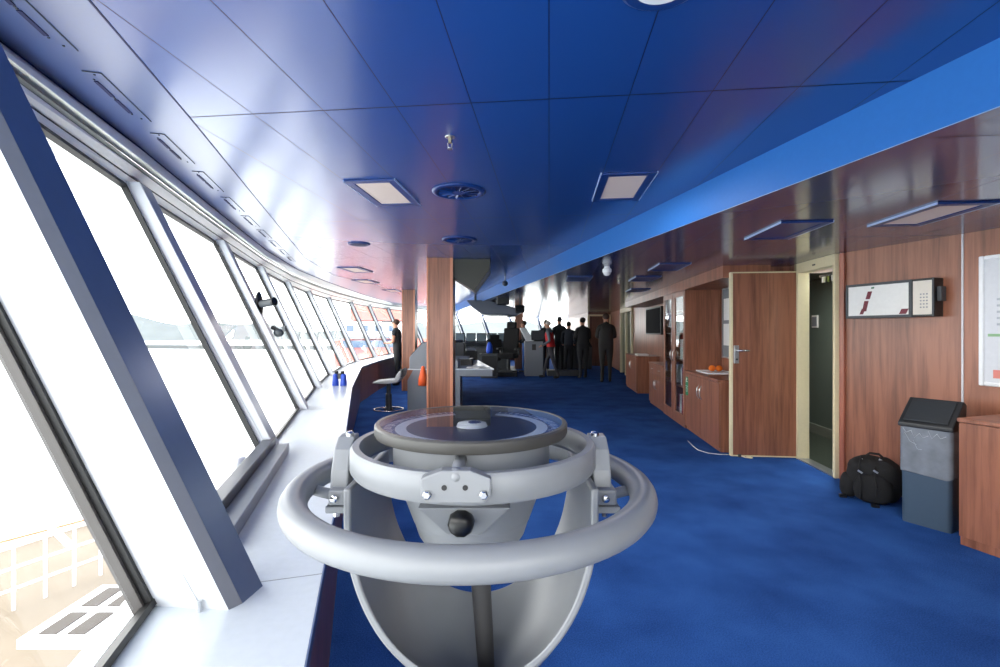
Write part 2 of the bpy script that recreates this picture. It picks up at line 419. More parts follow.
for i in range(NB - 1):
    # bay between corner i and i+1; the post stands just beyond corner i+1
    wn = setting('window_%d' % (i + 1), (P[i + 1].x, P[i + 1].y, 0))
    wn['label'] = 'slanted bridge window bay'
    j = i + 1
    d = (P[j] - P[i]).normalized(); n = inward(d)
    st = .02 if i == 0 else (.12 if i == 1 else .14)
    A0 = P[i] + d * st; A1 = Q[i] + d * st
    B0 = P[j]; B1 = Q[j]
    g = MB(); g.add([A0, B0, B1, A1], [(0, 1, 2, 3)]); g.build('glass_pane', GLASS, wn, world=True)
    # gaskets
    k = MB(); gw = .022
    def bar(p, q_, w_, off, kk=k):
        t = (q_ - p).normalized(); pl = (B0 - A0).normalized()
        nn = (B0 - A0).cross(A1 - A0).normalized()
        if nn.dot(n) < 0: nn = -nn
        s = nn.cross(t).normalized() * w_ * .5
        kk.sweep([p - s + nn * off, p + s + nn * off, p + s + nn * (off + .025), p - s + nn * (off + .025)], q_ - p)
    bar(B0 - d * .012, B1 - d * .012, .018, -.005); bar(A0 + d * .008, A1 + d * .008, .012, -.005)
    bar(A1, B1, .022, -.005); bar(A0 + Vector((0, 0, .008)), B0 + Vector((0, 0, .008)), .016, -.005)
    k.build('gasket_frame', GASK, wn, world=True)
    if i == 0:
        k2 = MB(); bar(B0 - d * .027, B1 - d * .027, .010, -.02, k2)
        k2.build('frame_strip', mat('grey_brown_frame', (70, 66, 64), .4), wn, world=True)
    # post
    up = leanv(j, 1.62 if j == 1 else 1.475)
    D, N = DIR[j], NIN[j]
    if j == 1:
        f0 = P[1].copy(); f1 = at(228.6, 610, ZS); f2 = Vector((-.662, 1.213, ZS)); f3 = at(262.8, 586, ZS)
        f4 = f3 - (f1 - f0) * .9 + Vector((0, .0, 0)); 
        c1 = MB().sweep([f0, f1, f1 + Vector((0, .03, 0)), f0 + Vector((0, .05, 0))], up)
        c1.build('white_casing', CASE, wn, world=True)
        cf = MB().sweep([f1 + Vector((.0002, 0, 0)), f2, f2 + Vector((-.01, .03, 0)), f1 + Vector((0, .03, 0))], up)
        cf.build('bevelled_edge', mat('pale_blue_grey', (112, 116, 126), .3), wn, world=True)
        ps = MB().sweep([f2 + Vector((.0003, .0003, 0)), f3, f4, f0 + Vector((.03, .05, 0)), f2 + Vector((-.02, .03, 0))], up)
        ps.build('post', POST, wn, world=True)
        MB().tube([f0.lerp(f1, .68) + Vector((0, -.012, 0)), f0.lerp(f1, .68) + Vector((0, -.012, .028))], .006).build('casing_stud', SILV, wn, world=True)
        MB().tube([f0.lerp(f1, .68) + Vector((0, -.002, 0)), f0.lerp(f1, .25) + Vector((0, -.002, 0)) + up * .93], .0008, 5).build('blind_cord', SILV, wn, world=True)
    else:
        dp, th = (.072, .15)
        a0 = P[j]
        c1 = MB().sweep([a0 + D * .002, a0 + N * (dp + .012) + D * .002, a0 + N * (dp + .012) + D * .02, a0 + D * .02], up)
        c1.build('white_casing', CASE, wn, world=True)
        ps = MB().sweep([a0 + N * (dp + .012) + D * .0205, a0 + N * (dp + .012) + D * th, a0 + D * th, a0 + D * .0205], up)
        ps.build('post', POST, wn, world=True)
        if j <= 8:
            r0 = a0 + D * (th + .03) + N * .05
            rod = MB().tube([r0 + leanv(j, .02), r0 + leanv(j, 1.44)], .006, 8)
            rod.build('blind_rod', CHROME, wn, world=True)
            kb = MB()
            for hh in (.06, .5, 1.42): kb.box(r0 + leanv(j, hh) - N * .02 - D * .01, (.03, .03, .02))
            kb.build('rod_bracket', SILV, wn, world=True)
            if j < 4:
                MB().tube([a0 + N * .05 - D * .0015 + leanv(j, .0), a0 + N * .02 - D * .0015 + leanv(j, 1.4)], .0012, 5).build('blind_cord', SILV, wn, world=True)

# ------------------------------------------------------------------ worktop along the windows
def segline(pts, y):  # x at y
    for a, c in zip(pts[:-1], pts[1:]):
        if y <= c.y: return a.x + (c.x - a.x) * (y - a.y) / (c.y - a.y)
    return pts[-1].x
wt = thing('window_worktop', 'long white worktop running under the slanted windows', 'worktop', (-.5, 1, 0))
b = MB(); poly = [(p.x, p.y) for p in IN] + [(p.x - .0, p.y + .0) for p in reversed(P)]
b.prism(poly, ZS - .035, ZS)
b.build('top', SILLW, wt, world=True)
b = MB()
for a, c in zip(IN[:-1], IN[1:]):
    wallstrip(b, a, c, ZS - .036, ZS - .0005, .004)
b.build('front_edge', mat('blue_grey_edge', (70, 90, 130), .4), wt, world=True)
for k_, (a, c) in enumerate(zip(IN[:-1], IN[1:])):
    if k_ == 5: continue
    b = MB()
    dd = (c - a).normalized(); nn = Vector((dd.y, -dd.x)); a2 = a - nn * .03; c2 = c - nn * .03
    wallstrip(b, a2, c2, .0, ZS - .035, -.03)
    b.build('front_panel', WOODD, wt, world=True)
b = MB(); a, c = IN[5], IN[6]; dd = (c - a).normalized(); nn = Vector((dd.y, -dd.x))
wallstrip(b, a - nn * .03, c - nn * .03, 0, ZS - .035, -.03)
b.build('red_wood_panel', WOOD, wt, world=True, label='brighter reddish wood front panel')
for s0 in (0.55, 1.36, 4.3, 7.5):
    b = MB()
    y = s0; xi = segline(IN, y) ; pa = Vector((xi, y)); pw = pa + Vector((-.45, -.13 if s0 > 1 else -.1))
    b.prism([(pa.x, pa.y), (pa.x, pa.y + .003), (pw.x, pw.y + .003), (pw.x, pw.y)], ZS - .001, ZS + .0004); b.build('joint_line', TRIMG, wt, world=True)

# ledge box in the second bay
lb = thing('window_ledge_box', 'long grey stepped box lying on the white worktop below the second window', 'box', (-1.05, 2.1, ZS))
a = Vector((-.86, 1.50)); c = Vector((-1.215, 2.72)); dd = (c - a).normalized(); nn = Vector((dd.y, -dd.x))
def seg2(b, o0, o1, z0, z1): b.prism([tuple(a - nn * o0), tuple(c - nn * o0), tuple(c - nn * o1), tuple(a - nn * o1)], z0, z1)
b = MB(); seg2(b, .0, .07, ZS, ZS + .055); b.build('front_rail', mat('grey_metal_rail', (120, 126, 136), .35, metal=.2), lb, world=True, bevel=.004)
b = MB(); seg2(b, .0705, .13, ZS, ZS + .095); b.build('back_rail', mat('slate_metal_rail', (70, 74, 84), .35, metal=.2), lb, world=True, bevel=.004)
b = MB(); p = a.lerp(c, .68) - nn * .165; b.ball((p.x, p.y, ZS + .05), .045, s=(.6, 1.5, .9)); b.build('motor_cover', WHITE, lb, world=True, smooth=True)

# ------------------------------------------------------------------ right hand walls
TH = .08
b = MB(); wallstrip(b, WR1, WR0, 0, ZL + .01, -TH); struct(b.build('wall_right', WOOD), 'wood panelled wall right of the door')
d_w = (WR0 - WR1).normalized(); n_w = Vector((-d_w.y, d_w.x)) * -1     # into the room is -x
n_w = Vector((d_w.y, -d_w.x)); 
if n_w.x > 0: n_w = -n_w
def wr(px, z=None):     # point on the right wall seen in column px
    k = (px - 500) / F
    t = (k * WR1.y - WR1.x) / (d_w.x - k * d_w.y)
    return WR1 + d_w * t
ANG_W = math.atan2(d_w.y, d_w.x)
# pale joint strip at column 963 and the red-brown corner strip
p = wr(963); b = MB(); b.box((p.x + n_w.x * .004, p.y + n_w.y * .004, 1.07), (.012, .008, 2.13), ANG_W)
struct(b.build('trim_8', mat('aluminium_strip', (205, 205, 210), .3)), 'pale vertical joint strip on the wall')
c1 = wr(843.5); b = MB(); b.box((c1.x + n_w.x * .012, c1.y + n_w.y * .012, ZL / 2), (.045, .03, ZL - .004), ANG_W)
struct(b.build('trim_9', wood_mat('red_wood_edge', (170, 104, 82), (140, 82, 64)), bevel=.004), 'reddish wood corner strip beside the door frame')

# door wall in panel frame coordinates
DW = 2.73
V0, V1 = 4.79, 5.49
room = setting('wall_door', (0, 0, 0), SA)
def pbox(b, w0, w1, v0, v1, z0, z1): b.box(((w0 + w1) / 2, (v0 + v1) / 2, (z0 + z1) / 2), (w1 - w0, v1 - v0, z1 - z0))
b = MB(); pbox(b, DW, DW + .08, V1, 5.70, 0, ZL); pbox(b, 2.46, DW + .08, 5.70, 5.78, 0, ZL)
b.build('jog_panel', WOOD, room)
b = MB(); pbox(b, 2.46, 2.54, 5.78, 14.2, 0, ZL); pbox(b, 2.46, 2.54, 16.4, 20.0, 0, ZL)
struct(b.build('wall_cabinets', WOOD), 'wood wall behind the cabinets'); bpy.data.objects['wall_cabinets'].rotation_euler = (0, 0, SA)
b = MB(); pbox(b, 1.95, 2.46, 5.55, 12.4, 2.0, ZL); o = struct(b.build('trim_10', WOOD), 'wood bulkhead over the cabinets'); o.rotation_euler = (0, 0, SA)
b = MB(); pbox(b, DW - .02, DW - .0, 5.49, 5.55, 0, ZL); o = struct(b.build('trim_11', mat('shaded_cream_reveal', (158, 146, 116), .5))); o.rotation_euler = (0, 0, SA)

# door frame (door_1) with its leaf swung open
d1 = setting('door_1', (0, 0, 0), SA); d1['label'] = 'cream framed doorway with open wooden door leaf'
b = MB()
pbox(b, DW - .03, DW + .09, V1 - .03, V1, 0, ZL - .001); pbox(b, DW - .03, DW + .09, V0 - .0, V0 + .035, 0, ZL - .001)
pbox(b, DW - .03, DW + .09, V0 + .035, V1 - .03, 2.03, ZL - .001)
b.build('frame', CREAM, d1, bevel=.003)
b = MB(); pbox(b, DW - .034, DW - .028, V0 + .33, V0 + .38, 2.07, 2.085)
b.build('closer_plate', BLACK, d1)
b = MB(); pbox(b, DW - .03, DW + .09, V0 + .035, V1 - .03, 0, .012); b.build('threshold', SILV, d1)
leafv = V1 + .01
LW0, LW1 = 2.025, 2.715
b = MB(); pbox(b, LW0, LW1, leafv, leafv + .045, .012, 2.05); lf = b.build('leaf', WOOD, d1, bevel=.002)
b = MB()
pbox(b, LW0 - .012, LW0 + .012, leafv - .003, leafv + .047, .008, 2.055); pbox(b, LW1 - .012, LW1 + .01, leafv - .003, leafv + .047, .008, 2.055)
pbox(b, LW0, LW1, leafv - .003, leafv + .047, 2.043, 2.057); pbox(b, LW0, LW1, leafv - .003, leafv + .047, .006, .02)
b.build('leaf_edging', CREAM, d1)
b = MB(); pbox(b, 2.045, 2.10, leafv - .012, leafv, 1.04, 1.24); hp = b.build('handle_plate', SILV, d1, bevel=.004)
b = MB(); b.tube([(2.073, leafv - .01, 1.185), (2.073, leafv - .055, 1.185), (2.10, leafv - .062, 1.185), (2.19, leafv - .06, 1.183)], .010, 10); b.build('door_handle', CHROME, hp, smooth=True)
b = MB(); b.lathe([(.011, 0), (.011, .014)], (2.073, leafv - .012, 1.085), 14, 'Y'); b.build('lock_cylinder', GREYD, hp)
for zz in (.27, 1.0, 1.55):
    b = MB(); b.tube([(LW1 + .012, leafv - .004, zz - .05), (LW1 + .012, leafv - .004, zz + .05)], .009, 10); b.build('hinge', BLACK if zz < .5 else SILV, d1)

# doorway beyond: dim corridor
cor = setting('wall_corridor', (0, 0, 0), SA); cor['label'] = 'dim grey-green corridor beyond the door'
CG = mat('corridor_green_grey', (92, 104, 96), .45); CG2 = mat('corridor_pale_grey', (150, 160, 160), .4); CFL = mat('corridor_vinyl', (54, 60, 52), .3)
b = MB(); pbox(b, 3.62, 3.7, 4.68, 8.5, 0, 2.13); pbox(b, 2.82, 3.7, 8.4, 8.5, 0, 2.13); pbox(b, 2.95, 3.7, 4.62, 4.68, 0, 2.13); b.build('far_side', CG, cor)
b = MB(); pbox(b, 2.82, 3.7, 4.68, 8.4, 2.10, 2.13); b.build('corridor_ceiling', CG, cor)
b = MB(); pbox(b, 2.815, 3.62, 4.68, 8.4, .0, .006); b.build('vinyl_floor', CFL, cor)
b = MB(); pbox(b, 3.36, 3.62, 5.2, 5.95, 0, 2.10); b.build('service_casing', CG2, cor)
b = MB(); pbox(b, 3.35, 3.37, 5.19, 5.96, 0, .13); pbox(b, 3.35, 3.62, 5.95, 5.96, 0, .13); pbox(b, 3.60, 3.62, 5.96, 8.4, 0, .13); b.build('skirting', mat('skirting_grey', (120, 126, 116), .5), cor)
# small framed plate and rack of tags in the corridor
def vfor(px, w): return v_at(px, w)
pf = thing('small_wall_plate', 'small pale framed plate on the corridor wall seen through the doorway', 'sign', wv(3.61, vfor(815, 3.61), 1.53), SA)
MB().box((0, 0, 0), (.012, .15, .17)).build('plate_frame', PAPER, pf, bevel=.004)
MB().box((-.008, 0, 0), (.008, .105, .125)).build('plate_face', GREYC, pf)
tr = thing('tag_rail', 'rail of hanging coloured tags inside the doorway head', 'rack', wv(2.90, 5.12, 1.955), SA)
MB().box((0, 0, .03), (.02, .56, .02)).build('rail', GREYD, tr)
for q_, (yy, cc, w_) in enumerate(((-.20, (20, 20, 20), .10), (-.10, (200, 70, 50), .07), (-.02, (200, 80, 60), .05), (.06, (190, 190, 180), .03), (.14, (120, 130, 60), .02), (.22, (220, 220, 215), .04))):
    MB().box((0, yy, -.01), (.015, w_, .06)).build('tag', mat('tag_%d' % q_, cc, .6), tr)

# ------------------------------------------------------------------ right part furniture
# alarm box on the wall
z0, z1 = 1.513, 1.817
pa = wr(846) + n_w * .0; pb_ = wr(952)
PNL = thing('alarm_panel_box', 'black framed wall box with a paper diagram and keypad, right of the doorway', 'control panel', (pa.x, pa.y, 0), ANG_W)
L_ = (pb_ - pa).length
def lb_(b, x0, x1, y0, y1, za, zb): b.box(((x0 + x1) / 2, (y0 + y1) / 2, (za + zb) / 2), (x1 - x0, y1 - y0, zb - za))
sgn = -1 if (Matrix.Rotation(-ANG_W, 2) @ n_w).y < 0 else 1
# local x runs toward the viewer along the wall, local y*sgn into the room
def L(b, x0, x1, o0, o1, za, zb):
    y0, y1 = sorted((sgn * o0, sgn * o1)); lb_(b, x0, x1, y0, y1, za, zb); return b
def wallL(px, off):   # local x of the point seen in column px at offset off from wall
    k = (px - 500) / F; base = WR1 + n_w * off
    t = (k * base.y - base.x) / (d_w.x - k * d_w.y)
    return t - (pa - WR1).dot(d_w)
dpb = .11
xa, xb = wallL(846, dpb), wallL(934, dpb)
L(MB(), xa, xb, .0, dpb - .004, z0, z1).build('housing', BLACK, PNL, bevel=.006)
xs = wallL(912, dpb)
fr_ = MB(); t_ = .022
L(fr_, xa, xs, dpb - .004, dpb + .006, z1 - t_, z1); L(fr_, xa, xs, dpb - .004, dpb + .006, z0, z0 + t_); L(fr_, xa, xa + t_, dpb - .004, dpb + .006, z0 + t_, z1 - t_); L(fr_, xs - t_, xs, dpb - .004, dpb + .006, z0 + t_, z1 - t_)
L(fr_, xb - .012, xb, dpb - .004, dpb + .004, z0, z1)
fr_.build('front_frame', GREYD, PNL, bevel=.002)
L(MB(), xa + t_, xs - t_, dpb - .003, dpb, z0 + t_, z1 - t_).build('diagram_sheet', PAPER, PNL)
dg = MB()
for (fx, fz, sx, sz) in ((.30, .32, .07, .30), (.36, .68, .07, .22), (.25, .14, .06, .16), (.92, .1, .1, .14)):
    x_ = lerp(xa + t_, xs - t_, fx); zz = lerp(z0 + t_, z1 - t_, fz)
    yy = sgn * (dpb + .001)
    w_ = (xs - xa) * sx; h_ = (z1 - z0) * sz
    dg = MB(); dg.add([(x_ - w_ / 2 - .008, yy, zz - h_ / 2), (x_ + w_ / 2 - .008, yy, zz - h_ / 2), (x_ + w_ / 2 + .012, yy, zz + h_ / 2), (x_ - w_ / 2 + .012, yy, zz + h_ / 2)], [(0, 1, 2, 3)]); dg.build('diagram_block', mat('maroon_ink', (110, 40, 52), .6), PNL)
dg = MB()
x_ = lerp(xa + t_, xs - t_, .4); yy = sgn * (dpb + .001); dg.add([(x_, yy, z1 - .05), (x_ + .025, yy, z1 - .05), (x_ + .03, yy, z1 - .035), (x_ + .005, yy, z1 - .035)], [(0, 1, 2, 3)])
dg.build('diagram_green_block', mat('green_ink', (60, 110, 80), .6), PNL)
L(MB(), xs + .008, xb - .014, dpb - .004, dpb + .003, z0 + .018, z1 - .018).build('keypad_plate', mat('cream_plate', (214, 208, 196), .5), PNL)
kp = MB()
for r_ in range(5):
    for c_ in range(3):
        x_ = lerp(xs, xb, .42 + c_ * .14); L(kp, x_ - .005, x_ + .005, dpb + .003, dpb + .005, z0 + .07 + r_ * .026, z0 + .08 + r_ * .026)
kp.build('keypad_buttons', GREYC, PNL)
L(MB(), xb + .001, xb + .03, .02, dpb - .03, z0 + .12, z1 - .07).build('side_latch', GREYD, PNL, bevel=.004)

# framed chart at the right border
zt, zb_ = 1.948, 1.0
wc = thing('wall_chart_frame', 'white framed chart hanging on the wood wall at the right border above the cabinet', 'chart', (pa.x, pa.y, 0), ANG_W)
x0 = wallL(978.5, .02); x1 = x0 + .62
fr_ = MB()
L(fr_, x0, x0 + .03, 0, .025, zb_, zt); L(fr_, x1 - .03, x1, 0, .025, zb_, zt); L(fr_, x0 + .03, x1 - .03, 0, .025, zt - .03, zt); L(fr_, x0 + .03, x1 - .03, 0, .025, zb_, zb_ + .03)
fr_.build('frame', WHITE, wc, bevel=.008)
L(MB(), x0 + .03, x1 - .03, 0, .012, zb_ + .03, zt - .03).build('chart_sheet', mat('pale_chart', (206, 210, 216), .4), wc)
cb = MB()
for r_ in range(5): L(cb, x0 + .10, x1 - .1, .012, .0135, 1.62 - r_ * .045, 1.635 - r_ * .045)
cb.build('chart_bars', mat('chart_grey', (168, 176, 186), .6), wc)
cb = MB(); L(cb, x0 + .12, x0 + .3, .012, .0138, 1.64, 1.68); L(cb, x0 + .08, x0 + .14, .012, .0138, 1.06, 1.12); cb.build('chart_coloured_area', mat('chart_pink', (214, 130, 120), .6), wc)
cb = MB(); L(cb, x0 + .05, x1 - .05, .012, .0138, 1.36, 1.38); L(cb, x0 + .15, x0 + .27, .012, .0139, 1.60, 1.625); cb.build('chart_green_area', mat('chart_green', (140, 180, 140), .6), wc)

# wooden cabinet at the right border
fc = at(958.5, 544.6, 0); cw = thing('low_wood_cabinet', 'low reddish wood cabinet at the right border beside the litter bin', 'cabinet', (fc.x, fc.y, 0), ANG_W)
# local x toward viewer along the front, y*sgn toward the room (front at 0)
dpt = abs(((Vector((fc.x, fc.y)) - WR1)).dot(n_w)) - .004
ch = H - (417.7 - VY) / F * fc.y
def Lc(b, x0, x1, o0, o1, za, zb):
    y0, y1 = sorted((sgn * o0, sgn * o1)); lb_(b, x0, x1, y0, y1, za, zb); return b
Lc(MB(), .0, 1.3, -dpt, -.02, .0, ch - .025).build('body', WOOD, cw)
Lc(MB(), .002, .64, -.02, .0, .06, ch - .03).build('door', WOOD, cw, bevel=.002)
d2 = Lc(MB(), .645, 1.29, -.02, .0, .06, ch - .03).build('door', WOOD, cw, bevel=.002)
Lc(MB(), -.005, 1.31, -dpt, .008, ch - .025, ch).build('top', WOOD, cw, bevel=.003)
b = MB(); b.tube([(.58, sgn * .0, .55), (.58, sgn * .03, .56), (.58, sgn * .03, .66), (.58, sgn * .0, .67)], .006, 8); b.build('handle', SILV, cw)

# litter bin
b0 = at(900, 520, 0); b1 = at(952, 534.7, 0)
dxy = (b1 - b0).xy; ab = math.atan2(dxy.y, dxy.x); wd = dxy.length
bn = thing('litter_bin', 'grey litter bin with black swing lid and clear bag overlapping its rim', 'bin', (b0.x, b0.y, 0), ab)
# local x along front, local +y is behind (away from camera)
bd = .21
def rbox(x0, x1, y0, y1, z0, z1, taper=0.0, r=.03, seg=5):
    b = MB(); pts = []
    for cx, cy, a0 in ((x1 - r, y1 - r, 0), (x0 + r, y1 - r, 90), (x0 + r, y0 + r, 180), (x1 - r, y0 + r, 270)):
        for k in range(seg + 1):
            a = R(a0 + 90 * k / seg); pts.append((cx + r * math.cos(a), cy + r * math.sin(a)))
    n = len(pts); mx_, my_ = (x0 + x1) / 2, (y0 + y1) / 2
    vs = [((p[0] - mx_) * (1 - taper) + mx_, (p[1] - my_) * (1 - taper) + my_, z0) for p in pts] + [(p[0], p[1], z1) for p in pts]
    b.add(vs, [tuple(range(n))[::-1], tuple(range(n, 2 * n))] + [(i, (i + 1) % n, (i + 1) % n + n, i + n) for i in range(n)])
    return b
rbox(.0, wd, .0, bd, 0, .70, .03).build('body', mat('slate_blue_plastic', (62, 80, 98), .4), bn, smooth=True, auto=35)
BAG = mat('clear_bag', (124, 130, 138), .25, noise=.25, nscale=9)
bg = rbox(-.006, wd + .006, -.006, bd + .006, .37, .706, .0, .032)
for i_, p in enumerate(bg.v):
    if p.z < .5: p.z += .018 * math.sin(p.x * 22) + .02 * math.sin(p.y * 15)
bg.build('clear_bag', BAG, bn, smooth=True, auto=35)
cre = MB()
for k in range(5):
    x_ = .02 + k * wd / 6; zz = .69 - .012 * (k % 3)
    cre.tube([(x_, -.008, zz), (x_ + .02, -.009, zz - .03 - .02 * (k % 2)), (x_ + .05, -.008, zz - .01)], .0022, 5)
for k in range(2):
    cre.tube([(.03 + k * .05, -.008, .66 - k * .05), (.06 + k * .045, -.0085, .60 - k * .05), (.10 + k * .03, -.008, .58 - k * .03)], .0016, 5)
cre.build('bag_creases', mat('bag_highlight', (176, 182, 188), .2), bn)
lid = MB(); lid.sweep([(-.01, -.015, .70), (-.01, bd + .01, .70), (-.01, bd + .03, .875), (-.01, bd - .02, .90), (-.01, -.015, .73)], (wd + .02, 0, 0))
lid.build('lid', mat('black_lid_plastic', (34, 37, 41), .4), bn, bevel=.008)
fl = MB(); n0 = Vector((0, -.13, .17)).normalized()
fl.sweep([(.02, .0, .748), (.02, bd - .04, .886), (.02, bd - .042, .894), (.02, -.002, .756)], (wd - .04, 0, 0)); fl.build('swing_flap', mat('charcoal_flap', (50, 54, 58), .3), bn, bevel=.003)

# backpack
bk0 = at(868, 500, 0)
bp = thing('black_backpack', 'black backpack slumped on the carpet against the wood wall', 'backpack', (bk0.x + .05, bk0.y + .0, 0), R(-42))
def blob(name, c, s, m, parent, seed=0, amp=.03, rz=0, sq=.75, rx=0):
    b = MB(); seg, rg = 22, 14; vs = []; rnd = random.Random(seed); ph = [rnd.uniform(0, 6) for _ in range(6)]
    M_ = Euler((rx, 0, rz)).to_matrix()
    for i in range(rg + 1):
        th = PI * i / rg
        for k in range(seg):
            a = 2 * PI * k / seg
            def sp(v): return math.copysign(abs(v) ** sq, v)
            x, y, z = sp(math.sin(th)) * sp(math.cos(a)), sp(math.sin(th)) * sp(math.sin(a)), -sp(math.cos(th))
            w = 1 + amp * (math.sin(5 * a + ph[0]) * math.sin(3 * th + ph[1]) + .6 * math.sin(9 * a + ph[2] + 4 * th))
            vs.append(M_ @ Vector((x * s[0] * w, y * s[1] * w, z * s[2] * w)) + Vector(c))
    for v_ in vs: v_.z = max(v_.z, .003)
    fs = []
    for i in range(rg):
        for k in range(seg): fs.append((i * seg + k, i * seg + (k + 1) % seg, (i + 1) * seg + (k + 1) % seg, (i + 1) * seg + k))
    b.add(vs, fs); return b.build(name, m, parent, smooth=True)
blob('main_bag', (0, .02, .17), (.19, .13, .19), BLACKM, bp, 3, .035, rx=R(14))
blob('front_pocket', (.0, -.09, .12), (.13, .07, .12), BLACKM, bp, 5, .04)
blob('side_pocket', (-.17, -.02, .10), (.06, .07, .10), BLACKM, bp, 6, .04)
b = MB()
for x_ in (-.08, .02): b.tube([(x_, -.03, .36), (x_ - .01, -.13, .27), (x_ + .01, -.18, .15), (x_, -.14, .03)], .007, 6)
b.tube([(-.05, .05, .355), (-.03, .03, .378), (.03, .03, .378), (.05, .05, .355)], .009, 8)
b.build('strap', BLACKM, bp)
for x_, z_ in ((-.08, .25), (.02, .27), (-.07, .33), (.05, .345)): MB().box((x_, -.145 if z_ < .3 else -.05, z_), (.035, .006, .014), ry=R(30)).build('buckle', SILV, bp)
for x_, y_ in ((-.2, -.09), (.02, -.2)):
    b = MB(); b.box((x_, y_, .013), (.05, .035, .022), R(20)); b.build('foot_buckle', BLACK, bp)

# ------------------------------------------------------------------ cabinets along the wall (panel frame coordinates)
W0, WB = 1.95, 2.455
def cab_handles(b, v, z, d=-.001, l=.13, r=.006):
    b.tube([(W0 + d, v, z - l / 2), (W0 + d - .022, v - .004, z - l / 4), (W0 + d - .028, v - .005, z), (W0 + d - .022, v - .004, z + l / 4), (W0 + d, v, z + l / 2)], r, 8)
def base_cabinet(name, label, v0, v1, h, doors=2, drawers=False, front=W0):
    t = thing(name, label, 'cabinet', (0, 0, 0), 0)
    c = wv(front, v0, 0); t.location = c; t.rotation_euler = (0, 0, SA)
    def lb2(b, w0, w1, va, vb, z0, z1): b.box(((w0 + w1) / 2 - front, (va + vb) / 2 - v0, (z0 + z1) / 2), (w1 - w0, vb - va, z1 - z0)); return b
    lb2(MB(), front + .02, WB, v0, v1, 0, h - .03).build('body', WOOD, t)
    lb2(MB(), front - .012, WB, v0 - .01, v1, h - .03, h).build('top', WOOD, t, bevel=.003)
    n = doors; w = (v1 - v0) / n
    for i in range(n):
        va, vb = v0 + i * w + .003, v0 + (i + 1) * w - .003
        zt_ = h - .20 if drawers else h - .04
        dr = lb2(MB(), front, front + .0195, va, vb, .05, zt_).build('door', WOOD, t, bevel=.002)
        hv = vb - .05 if i % 2 == 0 else va + .05
        hb = MB(); hb.tube([(-.001, hv - v0, zt_ - .28), (-.024, hv - v0, zt_ - .24), (-.03, hv - v0, zt_ - .19), (-.024, hv - v0, zt_ - .14), (-.001, hv - v0, zt_ - .10)], .007, 8)
        hb.build('handle', SILV, dr, smooth=True)
        if drawers:
            dd_ = lb2(MB(), front, front + .0195, va, vb, zt_ + .006, h - .036).build('drawer', WOOD, t, bevel=.002)
            hb = MB(); hb.tube([(-.001, (va + vb) / 2 - v0 - .06, h - .11), (-.024, (va + vb) / 2 - v0, h - .11), (-.001, (va + vb) / 2 - v0 + .06, h - .11)], .006, 8); hb.build('handle', SILV, dd_, smooth=True)
    return t
vA0, vA1 = 5.68, 7.03
vT0, vT1 = 7.04, 8.33
vB0, vB1 = 8.34, 9.5
vC0, vC1 = 10.85, 12.3
base_cabinet('base_cabinet', 'low reddish wood cabinet with oranges on top beside the open door', vA0, vA1, .835, 2)
base_cabinet('base_cabinet', 'low wood cabinet with drawers left of the glass fronted cabinet', vB0, vB1, .80, 2, True)
base_cabinet('base_cabinet', 'farthest low wood cabinet, standing apart beneath the wall television', vC0, vC1, .83, 2, False)
# tall glass fronted cabinet
tc_ = thing('tall_glass_cabinet', 'tall wood cabinet with two glass doors showing folders', 'cabinet', wv(W0, vT0, 0), SA)
wT = WB - W0; lT = vT1 - vT0
def tb(b, w0, w1, va, vb, z0, z1): b.box(((w0 + w1) / 2, (va + vb) / 2, (z0 + z1) / 2), (w1 - w0, vb - va, z1 - z0)); return b
tb(MB(), 0, wT, 0, .03, 0, 1.995).build('side_panel', WOOD, tc_); tb(MB(), 0, wT, lT - .03, lT, 0, 1.995).build('side_panel', WOOD, tc_)
tb(MB(), wT - .02, wT, .03, lT - .03, 0, 1.995).build('back_panel', WOODD, tc_)
tb(MB(), 0, wT, .03, lT - .03, 1.965, 1.995).build('top', WOOD, tc_)
tb(MB(), 0.0, wT - .02, .03, lT - .03, 0, .12).build('plinth', WOOD, tc_)
tb(MB(), .0, .02, lT / 2 - .05, lT / 2 + .05, .12, 1.965).build('centre_stile', WOOD, tc_)
for zz in (.55, .95, 1.35, 1.68): tb(MB(), .04, wT - .02, .03, lT - .03, zz, zz + .02).build('shelf', WOOD, tc_)
for s_, (va, vb) in enumerate(((.03, lT / 2 - .05), (lT / 2 + .05, lT - .03))):
    fr_ = MB(); e = .05
    tb(fr_, -.004, .02, va, va + e, .12, 1.965); tb(fr_, -.004, .02, vb - e, vb, .12, 1.965); tb(fr_, -.004, .02, va + e, vb - e, .12, .12 + e); tb(fr_, -.004, .02, va + e, vb - e, 1.965 - e, 1.965)
    dr = fr_.build('door', WOOD, tc_)
    tb(MB(), .006, .010, va + e, vb - e, .12 + e, 1.965 - e).build('glass', DGLASS, dr)
    hv = vb - .02 if s_ == 0 else va + .02
    MB().tube([(-.004, hv, .93), (-.03, hv, .97), (-.034, hv, 1.02), (-.03, hv, 1.07), (-.004, hv, 1.11)], .006, 8).build('handle', SILV, dr, smooth=True)
